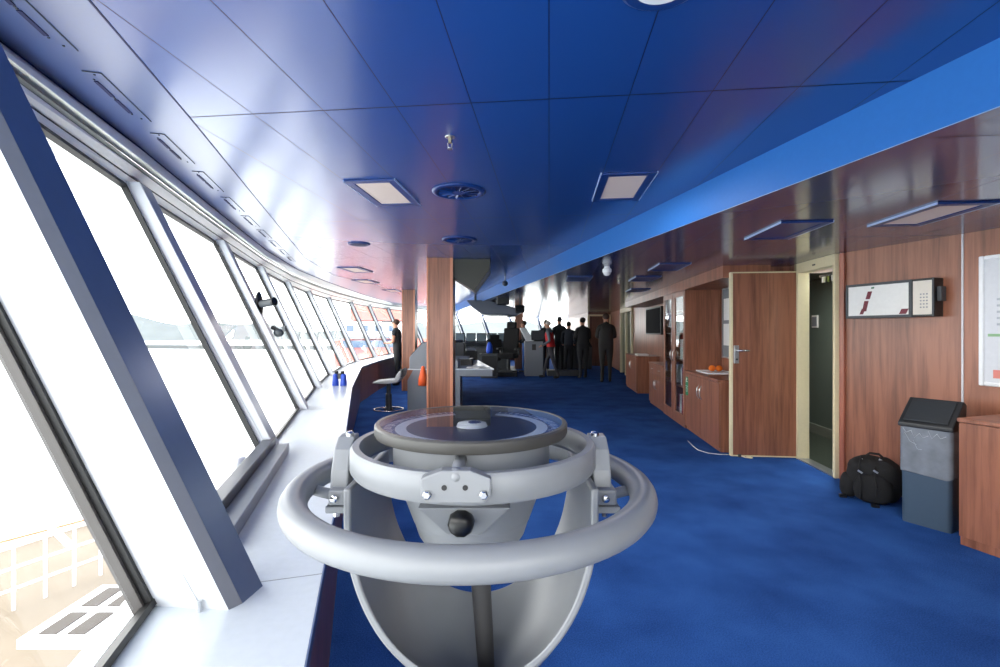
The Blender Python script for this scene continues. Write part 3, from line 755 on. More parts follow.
# things standing in the glass cabinet
def inside(name, label, cat, w, v, z, size, m, group=None, bev=.003):
    o = MB().box((0, 0, size[2] / 2), size).build(name, m, None, bevel=bev)
    o.location = wv(W0 + w, vT0 + v, z); o.rotation_euler = (0, 0, SA); return tag(o, label, cat, group)
fcols = [(224, 224, 220), (232, 232, 228), (190, 50, 50), (228, 228, 226), (216, 218, 220), (180, 40, 44), (230, 230, 230), (214, 214, 210)]
rr = random.Random(4)
for k in range(8):
    inside('ring_binder', 'white or red ring binder upright on the bottom shelf of the glass cabinet', 'binder', .17, .10 + k * .058, .12 + .001, (.24, .045, .31 + .0 * k), mat('binder_%d' % (k % 3), fcols[k % 3 * 2 if k % 3 else 0], .5), 'ring binders in the glass cabinet')
for k in range(5):
    inside('file_box', 'pale file box on a middle shelf behind the glass', 'file box', .18, .12 + k * .075, .571, (.24, .06, .27), mat('filebox_%d' % (k % 2), ((206, 210, 214), (150, 52, 50))[k % 2], .5), 'file boxes on the second shelf')
for k in range(4):
    inside('folder', 'white paper folder on the shelf at handle height', 'folder', .18, .14 + k * .09, .971, (.26, .07, .30), PAPER, 'folders on the third shelf')
inside('white_carton', 'white carton on the upper shelf behind the near glass door', 'box', .2, .3, 1.371, (.3, .34, .24), WHITE)
inside('white_carton', 'white carton on the lower shelf behind the far glass door', 'box', .2, .95, .571, (.26, .26, .28), WHITE)
inside('dark_case', 'dark case on the upper shelf behind the far glass door', 'case', .2, .95, 1.371, (.26, .28, .22), GREYD)
# green and white safety sticker
st_ = MB().box((0, 0, 0), (.003, .115, .26)).build('safety_sticker', mat('safety_green', (20, 128, 84), .45)); st_.location = wv(W0 - .0025, vA1 - .085, .62); st_.rotation_euler = (0, 0, SA)
tag(st_, 'green and white safety sticker on the cabinet edge', 'sticker')
sb = MB()
sb.box((-.002, .0, .065), (.002, .07, .012)); sb.box((-.002, .02, .085), (.002, .012, .04), rx=R(40)); sb.box((-.002, .0, .10), (.002, .03, .03)); sb.box((-.002, 0, .0), (.002, .115, .006))
sb.box((-.002, .0, -.05), (.002, .06, .055)); sb.build('white_pictogram', PAPER, st_)
sb = MB(); sb.box((-.004, .0, -.05), (.002, .035, .04)); sb.build('green_centre', MATS['safety_green'], st_)
# open shelf unit above the drawers cabinet
os_ = thing('open_shelf_unit', 'dark open shelf unit beside the tall glass cabinet', 'shelf', wv(W0 + .12, vT1 + .005, .805), SA)
hh = 1.99 - .805
b = MB(); tb(b, 0, .37, 0, .02, 0, hh); tb(b, 0, .37, .46, .48, 0, hh); b.build('side_panel', WOODD, os_)
tb(MB(), .35, .37, .02, .46, 0, hh).build('back_panel', BLACK, os_)
for k in range(6): tb(MB(), 0, .35, .02, .46, k * .233, k * .233 + .015).build('shelf', WOODD, os_)
shc = [(225, 225, 225), (60, 80, 150), (200, 200, 205), (170, 50, 50), (70, 70, 74)]
ic = 0
for k in range(5):
    for q_ in range(2):
        cc = shc[(k * 2 + q_ * 3) % 5]
        o = MB().box((0, 0, .06), (.2, .13, .12 + .02 * q_)).build('storage_box', mat('sbox_%d' % ((k * 2 + q_ * 3) % 5), cc, .5), None, bevel=.004)
        o.location = wv(W0 + .12 + .14, vT1 + .13 + q_ * .2, .805 + k * .233 + .016 + (0 if q_ == 0 else .01)); o.rotation_euler = (0, 0, SA)
        tag(o, 'small box or equipment item kept in the dark open shelf unit', 'box', 'items in the open shelf unit')
# television on the wall
tvv0, tvv1 = v_at(657.5, 2.3), v_at(643, 2.3)
tv = thing('wall_television', 'black flat television on the wood wall above the farthest cabinets', 'television', wv(2.44, (tvv0 + tvv1) / 2, 1.63), SA)
MB().box((-.05, 0, 0), (.05, tvv1 - tvv0, .62)).build('casing', BLACK, tv, bevel=.006)
MB().box((-.0755, 0, 0), (.004, tvv1 - tvv0 - .06, .56)).build('screen', mat('matt_black_screen', (12, 14, 18), .7, spec=.1), tv)
MB().box((-.0125, 0, 0), (.03, .2, .2)).build('bracket', GREYD, tv)
# tray and fruit on the first cabinet
ty = thing('serving_tray', 'white tray under the oranges on the near wood cabinet', 'tray', wv(2.24, 6.66, .836), SA)
tb(MB(), -.17, .17, -.24, .24, 0, .008).build('base', WHITE, ty)
b = MB(); tb(b, -.18, -.17, -.25, .25, 0, .018); tb(b, .17, .18, -.25, .25, 0, .018); tb(b, -.17, .17, -.25, -.24, 0, .018); tb(b, -.17, .17, .24, .25, 0, .018); b.build('rim', WHITE, ty)
for (px_, vv, nm) in ((712, 6.74, 'left'), (719, 6.72, 'right')):
    k_ = (px_ - 500) / F
    # solve w for the column
    w_ = vv * (.9947 * k_ - .1033) / (.9947 + .1033 * k_)
    o = MB().ball((0, 0, .043), .043, s=(1.02, 1.02, .97)).build('orange', ORANGE, None, smooth=True)
    o.location = wv(w_, vv, .846)
    tag(o, 'orange fruit on the tray, the %s one of the two' % nm, 'orange', 'oranges on the tray')
# notice board behind the open door
nbv = v_at(722, 2.44)
nb = thing('notice_board', 'grey pin board with white papers on the wall behind the open door', 'notice board', wv(2.455, nbv, 0), SA)
zt, zb_ = H + (VY - 288) / F * 6.6, H - (358 - VY) / F * 6.6
b = MB(); tb(b, -.02, 0, -.62, -.6, zb_, zt); tb(b, -.02, 0, -.02, 0, zb_, zt); tb(b, -.02, 0, -.6, -.02, zb_, zb_ + .02); tb(b, -.02, 0, -.6, -.02, zt - .02, zt); b.build('frame', SILV, nb)
tb(MB(), -.01, 0, -.6, -.02, zb_ + .02, zt - .02).build('board', mat('grey_felt', (130, 134, 138), .9), nb)
tb(MB(), -.013, -.01, -.26, -.06, 1.55, 1.85).build('paper', PAPER, nb); tb(MB(), -.013, -.01, -.25, -.05, 1.2, 1.5).build('paper', PAPER, nb)
# things on the far cabinet
o = MB().box((0, 0, .02), (.25, .34, .04)).build('paper_tray', PAPER, None, bevel=.004); o.location = wv(2.15, 11.3, .8305); o.rotation_euler = (0, 0, SA); tag(o, 'stack of white papers on the farthest low cabinet', 'papers')
# floor cable and doorstop
cp = [at(688, 441, .004), at(693, 446, .004), at(698, 450, .004), at(708, 453, .004), at(719, 454.3, .004), at(729, 454.6, .004)]
tag(MB().tube(cp, .004, 6).build('floor_cable', PAPER, None, smooth=True), 'thin white cable lying on the carpet by the cabinet', 'cable')
ds = at(746, 458, 0)
dsn = thing('door_hook', 'cream door hold-back hook on the carpet under the open door', 'hook', (ds.x, ds.y, 0))
MB().tube([(-.05, .06, .02), (-.01, .0, .008), (.04, -.03, .008), (.06, -.02, .008), (.05, .0, .008), (.01, .01, .008)], .007, 8).build('hook_loop', CREAM, dsn, smooth=True)
MB().box((-.05, .05, .015), (.03, .04, .03)).build('hook_base', GREYD, dsn)

# ------------------------------------------------------------------ ceiling fixtures
LAMP = mat('lamp_diffuser', (190, 176, 170), .5, emis=(255, 236, 222), es=.12)
def ceiling_light(label, w, v, z, on=True):
    t = thing('ceiling_light', label, 'ceiling light', wv(w, v, z), SA, 'recessed ceiling lights')
    fw, fl_ = .165, .30
    b = MB()
    tb(b, -fw, -fw + .05, -fl_, fl_, -.012, .0); tb(b, fw - .05, fw, -fl_, fl_, -.012, .0); tb(b, -fw + .05, fw - .05, -fl_, -fl_ + .05, -.012, .0); tb(b, -fw + .05, fw - .05, fl_ - .05, fl_, -.012, 0)
    b.build('frame', BLUEF, t, bevel=.003)
    tb(MB(), -fw + .05, fw - .05, -fl_ + .05, fl_ - .05, -.006, -.001).build('diffuser', LAMP if on else BLUEF, t)
    b = MB(); tb(b, -fw - .004, -fw, -fl_, fl_, -.013, 0); tb(b, fw, fw + .004, -fl_, fl_, -.013, 0); b.build('edge_strip', mat('pale_edge2', (170, 190, 225), .3), t)
    return t
def wv_of(p):
    c, s = math.cos(SA), math.sin(SA); return (p.x * c + p.y * s, -p.x * s + p.y * c)
def light_from(near_l, near_r, Z, label, on=True):
    a, c = at(*near_l, Z), at(*near_r, Z); wa, va = wv_of(a); wc_, vc = wv_of(c)
    return ceiling_light(label, (wa + wc_) / 2, (va + vc) / 2 + .30, Z, on)
light_from((342.8, 179.9), (394.8, 178.2), ZC, 'square ceiling light left of the round vent, nearest the windows')
light_from((602, 172), (657, 171.4), ZC, 'square ceiling light in the upper ceiling, right of the vents beside the fascia')
light_from((337, 267), (358, 267), ZC, 'far ceiling light over the window side, nearest of the row')
light_from((350.5, 279.7), (368.5, 279.7), ZC, 'far ceiling light over the window side, middle of the row')
light_from((380, 289.5), (397, 289.5), ZC, 'far ceiling light over the window side, farthest of the row')
light_from((939, 201.6), (1000, 201.2), ZL, 'ceiling light in the low ceiling above the alarm box')
light_from((780.4, 221.4), (834.4, 220.3), ZL, 'unlit blue ceiling panel in the low ceiling above the open door', False)
light_from((660.8, 262.8), (689.6, 263.3), ZL, 'unlit ceiling panel in the low ceiling above the glass cabinet', False)
light_from((638.4, 275.6), (659, 276.4), ZL, 'unlit ceiling panel in the low ceiling beyond the one over the glass cabinet', False)
light_from((569.5, 276), (591, 276), ZL, 'unlit ceiling panel in the low ceiling left of the white dome', False)
light_from((632, 288.6), (650, 288.6), ZL, 'farthest unlit ceiling panel above the low cabinets', False)

def round_vent(label, px, py, rad, Z):
    c = at(px, py, Z); t = thing('ceiling_vent', label, 'vent', c)
    b = MB(); b.lathe([(rad * .78, -.004), (rad * .86, -.016), (rad, -.010), (rad * 1.02, 0), (rad * .8, 0)], (0, 0, 0), 40, caps=False); b.build('rim', BLUEF, t, smooth=True)
    MB().lathe([(rad * .79, -.003), (rad * .79, -.001)], (0, 0, 0), 32).build('backing', DKBLUE, t)
    b = MB()
    for k in range(14):
        a = 2 * PI * k / 14; b.box((math.cos(a) * rad * .5, math.sin(a) * rad * .5, -.012), (rad * .5, .012, .003), a, rx=R(35))
    b.build('swirl_vanes', BLUEF, t)
    MB().lathe([(rad * .25, -.014), (rad * .25, -.004)], (0, 0, 0), 20).build('hub', BLUEF, t)
    return t
round_vent('round blue ceiling vent behind the sprinkler', 458.7, 191.1, .18, ZC)
round_vent('second round blue ceiling vent, just before the wood pillar', 459.4, 239.4, .18, ZC)
t = thing('ceiling_speaker', 'small blue disc on the ceiling between the window side and the vents', 'speaker', at(359, 243.8, ZC))
MB().lathe([(.11, -.012), (.12, -.006), (.12, 0)], (0, 0, 0), 32).build('rim', BLUEF, t, smooth=True, auto=30)
MB().lathe([(.09, -.015), (.09, -.012)], (0, 0, 0), 32).build('grille', DKBLUE, t)
t = thing('ceiling_speaker', 'round fitting at the top edge of the picture in the ceiling', 'speaker', at(664, -21, ZC))
MB().lathe([(.11, -.012), (.12, -.006), (.12, 0)], (0, 0, 0), 32).build('rim', BLUEF, t, smooth=True, auto=30)
MB().lathe([(.08, -.015), (.08, -.012)], (0, 0, 0), 32).build('grille', WHITE, t)
def sprinkler(label, p):
    t = thing('ceiling_sprinkler', label, 'sprinkler', p)
    MB().lathe([(.022, -.004), (.026, 0)], (0, 0, 0), 20).build('escutcheon', SILV, t)
    MB().lathe([(.008, -.03), (.010, -.004)], (0, 0, 0), 12).build('body', mat('brass', (170, 164, 140), .3, metal=1.0), t)
    b = MB(); b.tube([(-.011, 0, -.03), (-.009, 0, -.05), (0, 0, -.056)], .003, 6); b.tube([(.011, 0, -.03), (.009, 0, -.05), (0, 0, -.056)], .003, 6)
    b.lathe([(.014, -.060), (.014, -.057)], (0, 0, 0), 14); b.build('deflector', SILV, t)
sprinkler('small metal sprinkler hanging from the blue ceiling before the round vent', at(450, 137, ZC))
sprinkler('small sprinkler in the low ceiling right of the white dome', at(618.7, 279.5, ZL))
t = thing('dome_detector', 'white dome detector hanging from the low ceiling', 'detector', at(607, 266.5, ZL))
MB().lathe([(.03, 0), (.035, -.02), (.05, -.03), (.052, -.06), (.045, -.07)][::-1], (0, 0, 0), 24).build('housing', WHITE, t, smooth=True, auto=40)
b = MB(); b.ball((0, 0, -.07), .044, s=(1, 1, .9)); b.build('dome', mat('pale_dome', (210, 212, 214), .2), t, smooth=True)
t = thing('ceiling_camera', 'small grey camera under the ceiling beyond the pillar', 'camera', dep(505, 272, 8.2) )
t.location.z = ZC
MB().tube([(0, 0, 0), (0, 0, -.10)], .015, 10).build('stem', GREYC, t)
b = MB(); b.ball((0, 0, -.13), .05); b.build('ball_housing', GREYD, t, smooth=True)

# air slots along the windows
proto = None
dsl = Vector((-.27, .963)).normalized(); asl = math.atan2(dsl.y, dsl.x)
names_ = ['nearest', 'second', 'third', 'fourth', 'fifth', 'sixth', 'seventh', 'eighth', 'ninth', 'tenth']
for k in range(10):
    c = Vector((-1.585, 1.94)) + dsl * (k - 1) * .565
    if proto is None:
        t = thing('ceiling_air_slot', '', 'air slot', (c.x, c.y, ZC), asl, 'air slots along the window edge')
        b = MB(); b.box((-.075, 0, -.002), (.125, .014, .003)); b.build('slot', DKBLUE, t)
        b = MB(); b.box((.075, 0, -.002), (.125, .014, .003)); b.build('slot', DKBLUE, t)
        b = MB(); b.box((.0, -.05, -.002), (.42, .003, .003)); b.box((-.21, -.02, -.002), (.003, .06, .003)); b.build('cover_joint', GREYD, t)
        b = MB()
        for x_ in (-.19, -.15, -.005, .005, .15, .19): b.lathe([(.004, -.003), (.004, 0)], (x_, -.02 if abs(x_) > .16 else 0, 0), 8)
        b.build('screw', GREYD, t); proto = t
    else:
        t = copy_tree(proto); t.location = (c.x, c.y, ZC)
    t['label'] = 'narrow double air slot in the ceiling edge above the windows, %s from the camera' % names_[k]
# ------------------------------------------------------------------ pillars
def pillar(label, x0, x1, y, dpt, zt):
    t = thing('pillar', label, 'pillar', ((x0 + x1) / 2, y, 0)); del t['category']; t['kind'] = 'structure'
    w = x1 - x0
    MB().box((0, dpt / 2, zt / 2), (w, dpt, zt)).build('wood_cladding', WOOD, t)
    e = WOOD if False else wood_mat('pale_wood_edge', (206, 138, 104), (176, 108, 80))
    MB().box((-w / 2 + .008, -.004, zt / 2), (.024, .012, zt - .002)).build('corner_strip', e, t); MB().box((w / 2 - .02, -.004, zt / 2), (.04, .012, zt - .002)).build('corner_strip', e, t)
p1 = at(427, 258, ZC); p2 = at(453, 258, ZC)
pillar('near wood clad pillar behind the pelorus', p1.x, p2.x, p1.y, .34, ZC)
p1 = at(402, 290, ZC); p2 = at(415, 290, ZC)
pillar('far wood clad pillar behind the standing man', p1.x, p2.x, p1.y, .34, ZC)
x_ = dep(515, 331, 17.5).x
pillar('distant wood clad pillar behind the helm seats', x_, x_ + .3, 17.5, .3, ZL)
# ------------------------------------------------------------------ back of the room
b = MB(); b.prism([(4.15, 19.0), (6.4, 19.0), (6.4, 19.1), (4.15, 19.1)], 0, ZL); b.prism([(3.55, 19.0), (4.15, 19.0), (4.15, 19.1), (3.55, 19.1)], 0, ZL); b.prism([(3.55, 19.1), (3.65, 19.1), (3.65, 24.5), (3.55, 24.5)], 0, ZL)
struct(b.build('wall_far', WOODD), 'wood wall closing the far end')
d2 = setting('door_2'); d2['label'] = 'far doorway with cream frame'
b = MB()
for x_ in (3.56, 4.42): b.box((x_, 18.97, 1.0), (.08, .06, 2.0))
b.box((3.99, 18.97, 2.03), (.94, .06, .07)); b.build('frame', CREAM, d2)
MB().box((3.99, 18.98, 1.0), (.78, .04, 2.0)).build('leaf', WOODD, d2)
d3 = setting('door_3', (0, 0, 0), SA); d3['label'] = 'glazed doorway in the wall past the television'
b = MB()
for v_ in (14.25, 15.3, 16.35): pbox(b, 2.40, 2.54, v_ - .06, v_ + .06, 0, 2.06)
pbox(b, 2.40, 2.54, 14.2, 16.4, 2.0, ZL); b.build('frame', CREAM, d3)
b = MB(); pbox(b, 2.47, 2.49, 14.31, 16.29, 0, 2.0); b.build('leaf', mat('dark_green_glass', (20, 40, 34), .1), d3)
struct(MB().prism([(6.3, -1.4), (6.4, -1.4), (6.4, 26.4), (6.3, 26.4)], -.0, ZL).build('wall_outer', WHITE), 'hidden outer boundary wall')
# wing end behind the camera: glazed end wall
we = setting('wall_back'); we['label'] = 'glazed wing end behind the viewpoint'
b = MB(); b.box((2.2, -1.42, .4), (6.4, .06, .8)); b.box((2.2, -1.42, 2.28), (6.4, .06, .26)); b.box((3.7, -1.42, 1.48), (3.4, .06, 1.36))
for x_ in (-1.0, .2, 1.4): b.box((x_, -1.42, 1.5), (.12, .1, 1.4))
b.build('end_wall_frame', WHITE, we)
b = MB(); b.add([(-1, -1.43, .8), (2, -1.43, .8), (2, -1.43, 2.16), (-1, -1.43, 2.16)], [(0, 1, 2, 3)]); b.build('glass_pane', GLASS, we)
# ------------------------------------------------------------------ pelorus (bearing compass on its yoke)
PC = Vector((-.047, .79, 0))
pel = thing('pelorus', 'large grey bearing compass with round guard ring on a yoke in the foreground', 'compass', PC)
GP = GREYP
def ring(b, R_, r, z, seg=96, ts=16):
    b.tube([(R_ * math.cos(2 * PI * k / seg), R_ * math.sin(2 * PI * k / seg), z) for k in range(seg)], r, ts, closed=True); return b
ring(MB(), .275, .0205, 1.4 - .255).build('guard_ring', GP, pel, smooth=True)
# gimbal ring: tall band with rounded edges
b = MB(); rr_, hh_, tt_ = .190, .020, .009
prof = [(rr_ - tt_, -hh_ + .006), (rr_ - tt_ + .004, -hh_), (rr_ + tt_ - .004, -hh_), (rr_ + tt_, -hh_ + .006), (rr_ + tt_, hh_ - .006), (rr_ + tt_ - .004, hh_), (rr_ - tt_ + .004, hh_), (rr_ - tt_, hh_ - .006), (rr_ - tt_, -hh_ + .006)]
b.lathe([(r, z + 1.4 - .2) for r, z in prof], (.004, 0, 0), 96, caps=False); b.build('gimbal_ring', GP, pel, smooth=True, auto=50)
# bowl
b = MB(); b.lathe([(.128, 1.236), (.129, 1.20), (.128, 1.172), (.122, 1.158), (.117, 1.15), (.098, 1.098), (.0965, 1.094), (.095, 1.092), (.088, 1.07), (.078, 1.055), (.03, 1.045)][::-1], (0, 0, 0), 80)
bowl = b.build('bowl', GP, pel, smooth=True, auto=28)
# flat V facet with knob
b = MB(); b.sweep([(-.07, -.1245, 1.150), (.062, -.1245, 1.150), (.02, -.104, 1.103), (-.03, -.104, 1.103)], (0, .03, 0)); b.build('front_facet', GP, bowl, bevel=.002)
b = MB(); b.lathe([(.019, 0), (.0185, .012), (.015, .018), (.006, .021)], (0, 0, 0), 24, 'Y')
for i in range(len(b.v)): p = b.v[i]; b.v[i] = Vector((p.x - .008, p.y - .132 + .021 - .012, p.z + 1.124))
b2 = MB(); b2.lathe([(.006, -.022), (.015, -.019), (.0185, -.012), (.019, 0), (.019, .012)], (-.008, 0, 0), 10, 'Z')
b2.v = [Vector((p.x, p.z - .118, -p.y + 1.129)) for p in b2.v]
b2.build('knob', BLACK, bowl, smooth=True, auto=50)
# bezel
b = MB(); b.lathe([(.132, 1.232), (.1565, 1.233), (.158, 1.236), (.158, 1.2485), (.156, 1.251), (.150, 1.251), (.149, 1.247), (.149, 1.240), (.132, 1.238)], (0, 0, 0), 96, caps=False)
b.build('bezel', mat('bezel_grey', (62, 61, 59), .4), pel, smooth=True, auto=35)
def disc(r0, r1, z, seg=96):
    b = MB(); vs = []
    for r in (r0, r1): vs += [(r * math.cos(2 * PI * k / seg), r * math.sin(2 * PI * k / seg), z) for k in range(seg)]
    b.add(vs, [(k, (k + 1) % seg, (k + 1) % seg + seg, k + seg) for k in range(seg)]); return b
card = disc(.0, .149, 1.2405).build('compass_card', mat('card_dark', (40, 44, 54), .3), pel)
disc(.108, .126, 1.2409).build('pale_scale_ring', mat('card_pale', (214, 224, 236), .4), card)
disc(.127, .147, 1.2409).build('blue_scale_ring', mat('card_blue', (26, 54, 118), .35), card)
b = MB()
for k in range(72):
    a = 2 * PI * k / 72; r0 = .132 if k % 3 else .128
    b.box((math.cos(a) * (r0 + .144) / 2, math.sin(a) * (r0 + .144) / 2, 1.2414), (.144 - r0, .0012, .0004), a)
b.build('graduation_marks', mat('card_white', (245, 248, 250), .5), card)
b = MB(); b.lathe([(.026, 1.241), (.024, 1.246), (.0, 1.249)], (0, .0, 0), 28, caps=False); b.build('centre_cap', MATS['card_white'], card, smooth=True)
b = MB(); b.lathe([(.013, 1.2475), (.0, 1.2500)], (.003, .0, 0), 20, caps=False); b.build('centre_emblem', MATS['card_blue'], card, smooth=True)
b = MB(); b.sweep([(-.03, .06, 1.2415), (.03, .06, 1.2415), (.045, .145, 1.2415), (-.045, .145, 1.2415)], (0, 0, .001)); b.build('sector_plate', GREYD, card)
MB().add([(.1495 * math.cos(2 * PI * k / 96), .1495 * math.sin(2 * PI * k / 96), 1.2505) for k in range(96)], [tuple(range(96))]).build('glass_cover', glass_mat('dial_glass', (.95, .97, .98), 1.5), pel)
# front bracket plate on the gimbal ring
b = MB(); y_ = -.206; zc = 1.4 - .193
hexp = [(-.052, y_, zc - .012), (-.043, y_, zc - .021), (.027, y_, zc - .021), (.036, y_, zc - .012), (.036, y_, zc + .010), (.01, y_, zc + .020), (-.026, y_, zc + .020), (-.052, y_, zc + .010)]
b.sweep(hexp, (0, .02, 0)); br = b.build('front_bracket', GP, pel, bevel=.002)
for x_ in (-.043, .027):
    b2 = MB(); b2.lathe([(.0055, 0), (.0055, .005), (.004, .006)], (0, 0, 0), 6); b2.v = [Vector((p.x + x_, y_ - p.z, zc - .009 + p.y)) for p in b2.v]; b2.build('bolt', CHROME, br)
for x_ in (-.022, .004):
    b2 = MB(); b2.lathe([(.0035, 0), (.0035, .0006)], (0, 0, 0), 14); b2.v = [Vector((p.x + x_, y_ - p.z, zc - .001 + p.y)) for p in b2.v]; b2.build('bolt_hole', BLACK, br)
b = MB(); b.tube([(-.008, -.198, 1.219), (-.008, -.12, 1.219)], .009, 14); b.ball((-.008, -.198, 1.219), .010); b.build('pivot_stem', GP, pel, smooth=True)
# yoke: U shaped cradle
b = MB(); Ru, z0u, yn, yf, tu = .190, 1.4 - .345, .70 - PC.y, .945 - PC.y, .0115
path = [(-Ru, 1.4 - .235)] + [(-Ru * math.cos(a), z0u - Ru * math.sin(a) * 1.0) for a in [PI * k / 40 for k in range(41)]] + [(Ru, 1.4 - .235)]
def inset(p, t):
    x, z = p
    if z > z0u: return (x - math.copysign(t, x), z)
    l = math.hypot(x, z - z0u); return (x * (l - t) / l, z0u + (z - z0u) * (l - t) / l)
NY = 14; vs = []; z0u = 1.4 - .278
def upath(t, ins):      # ring of points across the cradle; it sags in the middle of its width
    rz_ = .255 + .085 * math.sin(PI * t) ** 1.0 - ins; rx = Ru - ins
    return [(-rx, 1.4 - .235)] + [(-rx * math.cos(a), z0u - rz_ * math.sin(a)) for a in [PI * k / 48 for k in range(49)]] + [(rx, 1.4 - .235)]
for ins in (0, tu):
    for j in range(NY + 1):
        for x_, z_ in upath(j / NY, ins): vs.append((x_ + .004, yn + (yf - yn) * j / NY, z_))
n = 51; lay = n * (NY + 1); fs = []
for l in (0, 1):
    for j in range(NY):
        for i in range(n - 1):
            q = l * lay + j * n + i; fs.append((q, q + 1, q + n + 1, q + n))
for i in range(n - 1):
    fs.append((i, i + 1, lay + i + 1, lay + i)); q = NY * n + i; fs.append((q, q + 1, lay + q + 1, lay + q))
for j in range(NY):
    for i in (0, n - 1): q = j * n + i; fs.append((q, q + n, lay + q + n, lay + q))
b.add(vs, fs); yk = b.build('yoke', GP, pel, bevel=.003, smooth=True, auto=40)
# pivots with bracket blocks on both arms
for sx in (-1, 1):
    s = sx
    b = MB(); x_ = s * .212
    b.sweep([(x_ - .0145, -.034, 1.4 - .262), (x_ - .0145, -.005, 1.4 - .262), (x_ - .0145, .0, 1.4 - .235), (x_ - .0145, .012, 1.4 - .21), (x_ - .0145, .034, 1.4 - .192), (x_ - .0145, .03, 1.4 - .176), (x_ - .0145, .006, 1.4 - .178), (x_ - .0145, -.014, 1.4 - .195), (x_ - .0145, -.028, 1.4 - .225)], (.029, 0, 0))
    hk = b.build('hook_plate', GP, pel, bevel=.003)
    MB().box((s * .210 + .004, -.03, 1.4 - .262), (.034, .04, .024)).build('clamp_block', GP, pel, bevel=.003)
    MB().box((s * .212 + .004, -.03, 1.4 - .282), (.042, .036, .012)).build('bracket_shelf', GP, pel, bevel=.003)
    b = MB(); b.tube([(s * .195, .0, 1.4 - .203), (s * .223, .0, 1.4 - .203)], .012, 14); b.build('pivot_pin', GP, pel, smooth=True, auto=40)
    b = MB(); b.lathe([(.007, 0), (.007, .005), (.004, .008)], (x_ - s * .004, .012, 1.4 - .178), 12); b.build('bolt', CHROME, hk, smooth=True, auto=40)
    b = MB(); b.lathe([(.006, 0), (.006, .005), (.003, .007)], (0, 0, 0), 12); b.v = [Vector((x_ + p.x, -.0505 - p.z, 1.4 - .262 + p.y)) for p in b.v]; b.build('clamp_bolt', CHROME, pel, smooth=True, auto=40)
    b = MB(); b.lathe([(.005, -.298 + 1.4), (.005, -.288 + 1.4)], (s * .216, -.03, 0), 8); b.build('lower_bolt', CHROME, pel)
    MB().tube([(s * .222, -.02, 1.4 - .268), (s * .262, -.01, 1.4 - .262)], .009, 8).build('ring_arm', GP, pel, smooth=True)
b = MB(); b.tube([(.008, .02, 1.055), (.014, .03, .96), (.024, .04, .79)], [.0205, .017, .0145], 20); b.build('dark_shaft', mat('dark_rubber_grey', (52, 52, 54), .5), pel, smooth=True, auto=50)
b = MB(); b.lathe([(.14, 0), (.14, .012), (.075, .03), (.06, .08), (.055, .74), (.08, .80)], (.0, .035, 0), 40); b.build('pedestal', GP, pel, smooth=True, auto=35)

# ------------------------------------------------------------------ consoles and desk
DY = 8.3
def X(px, y): return (px - 500) / F * y
desk = thing('chart_desk', 'grey console desk with white top standing behind the near pillar', 'desk', (X(407.5, DY), DY, 0))
def dw(b, x0, x1, y0, y1, z0, z1): b.box(((x0 + x1) / 2 - desk.location.x, (y0 + y1) / 2 - DY, (z0 + z1) / 2), (x1 - x0, y1 - y0, z1 - z0)); return b
ox, oy = desk.location.x, DY
xr = X(494, DY); xb = X(472, 12.3)
MB().prism([(0, 0), (xr - ox, 0), (xb - ox, 3.9), (.0, 3.9)], .715, .735).build('white_top', SILLW, desk)
MB().prism([(.1, .01), (xr - ox - .03, .01), (xr - ox - .045, .09), (.1, .09)], .605, .714).build('front_apron', GREYC, desk)
b = MB(); b.sweep([(0, 0, 0), (.34, 0, 0), (.34, 0, .714), (.1, 0, .714), (0, 0, .53)], (0, .08, 0)); b.build('end_panel', GREYC, desk)
b = MB(); b.sweep([(0, .09, 0), (.34, .09, 0), (.34, .09, .70), (.1, .09, .70), (0, .09, .52)], (0, 2.6, 0)); b.build('side_cabinet', GREYC, desk)
b = MB(); dw(b, X(453, DY), X(460, DY), DY + .02, DY + .5, 0, .604); b.build('leg_panel', GREYC, desk)
b = MB(); b.sweep([(.03, .02, .7365), (.34, .02, .7365), (.34, .02, 1.19), (.26, .02, 1.19), (.03, .02, .94)], (0, 1.6, 0)); uc = b.build('sloped_upper_console', GREYC, desk, bevel=.005)
b = MB(); b.sweep([(.05, .1, .975), (.25, .1, 1.192), (.242, .1, 1.2), (.042, .1, .982)], (0, 1.4, 0)); b.build('instrument_face', SCREEN, uc)
# orange bag hanging at the desk
b = MB(); b.lathe([(.05, -.17), (.085, -.16), (.08, -.05), (.05, .06), (.03, .15), (.02, .17)], (0, 0, 0), 16)
o = b.build('orange_bag', mat('orange_fabric', (240, 96, 40), .6), None, smooth=True); c = dep(423, 376, DY - .09); o.location = c
tag(o, 'bright orange bag hanging on the grey desk beside the near pillar', 'bag')
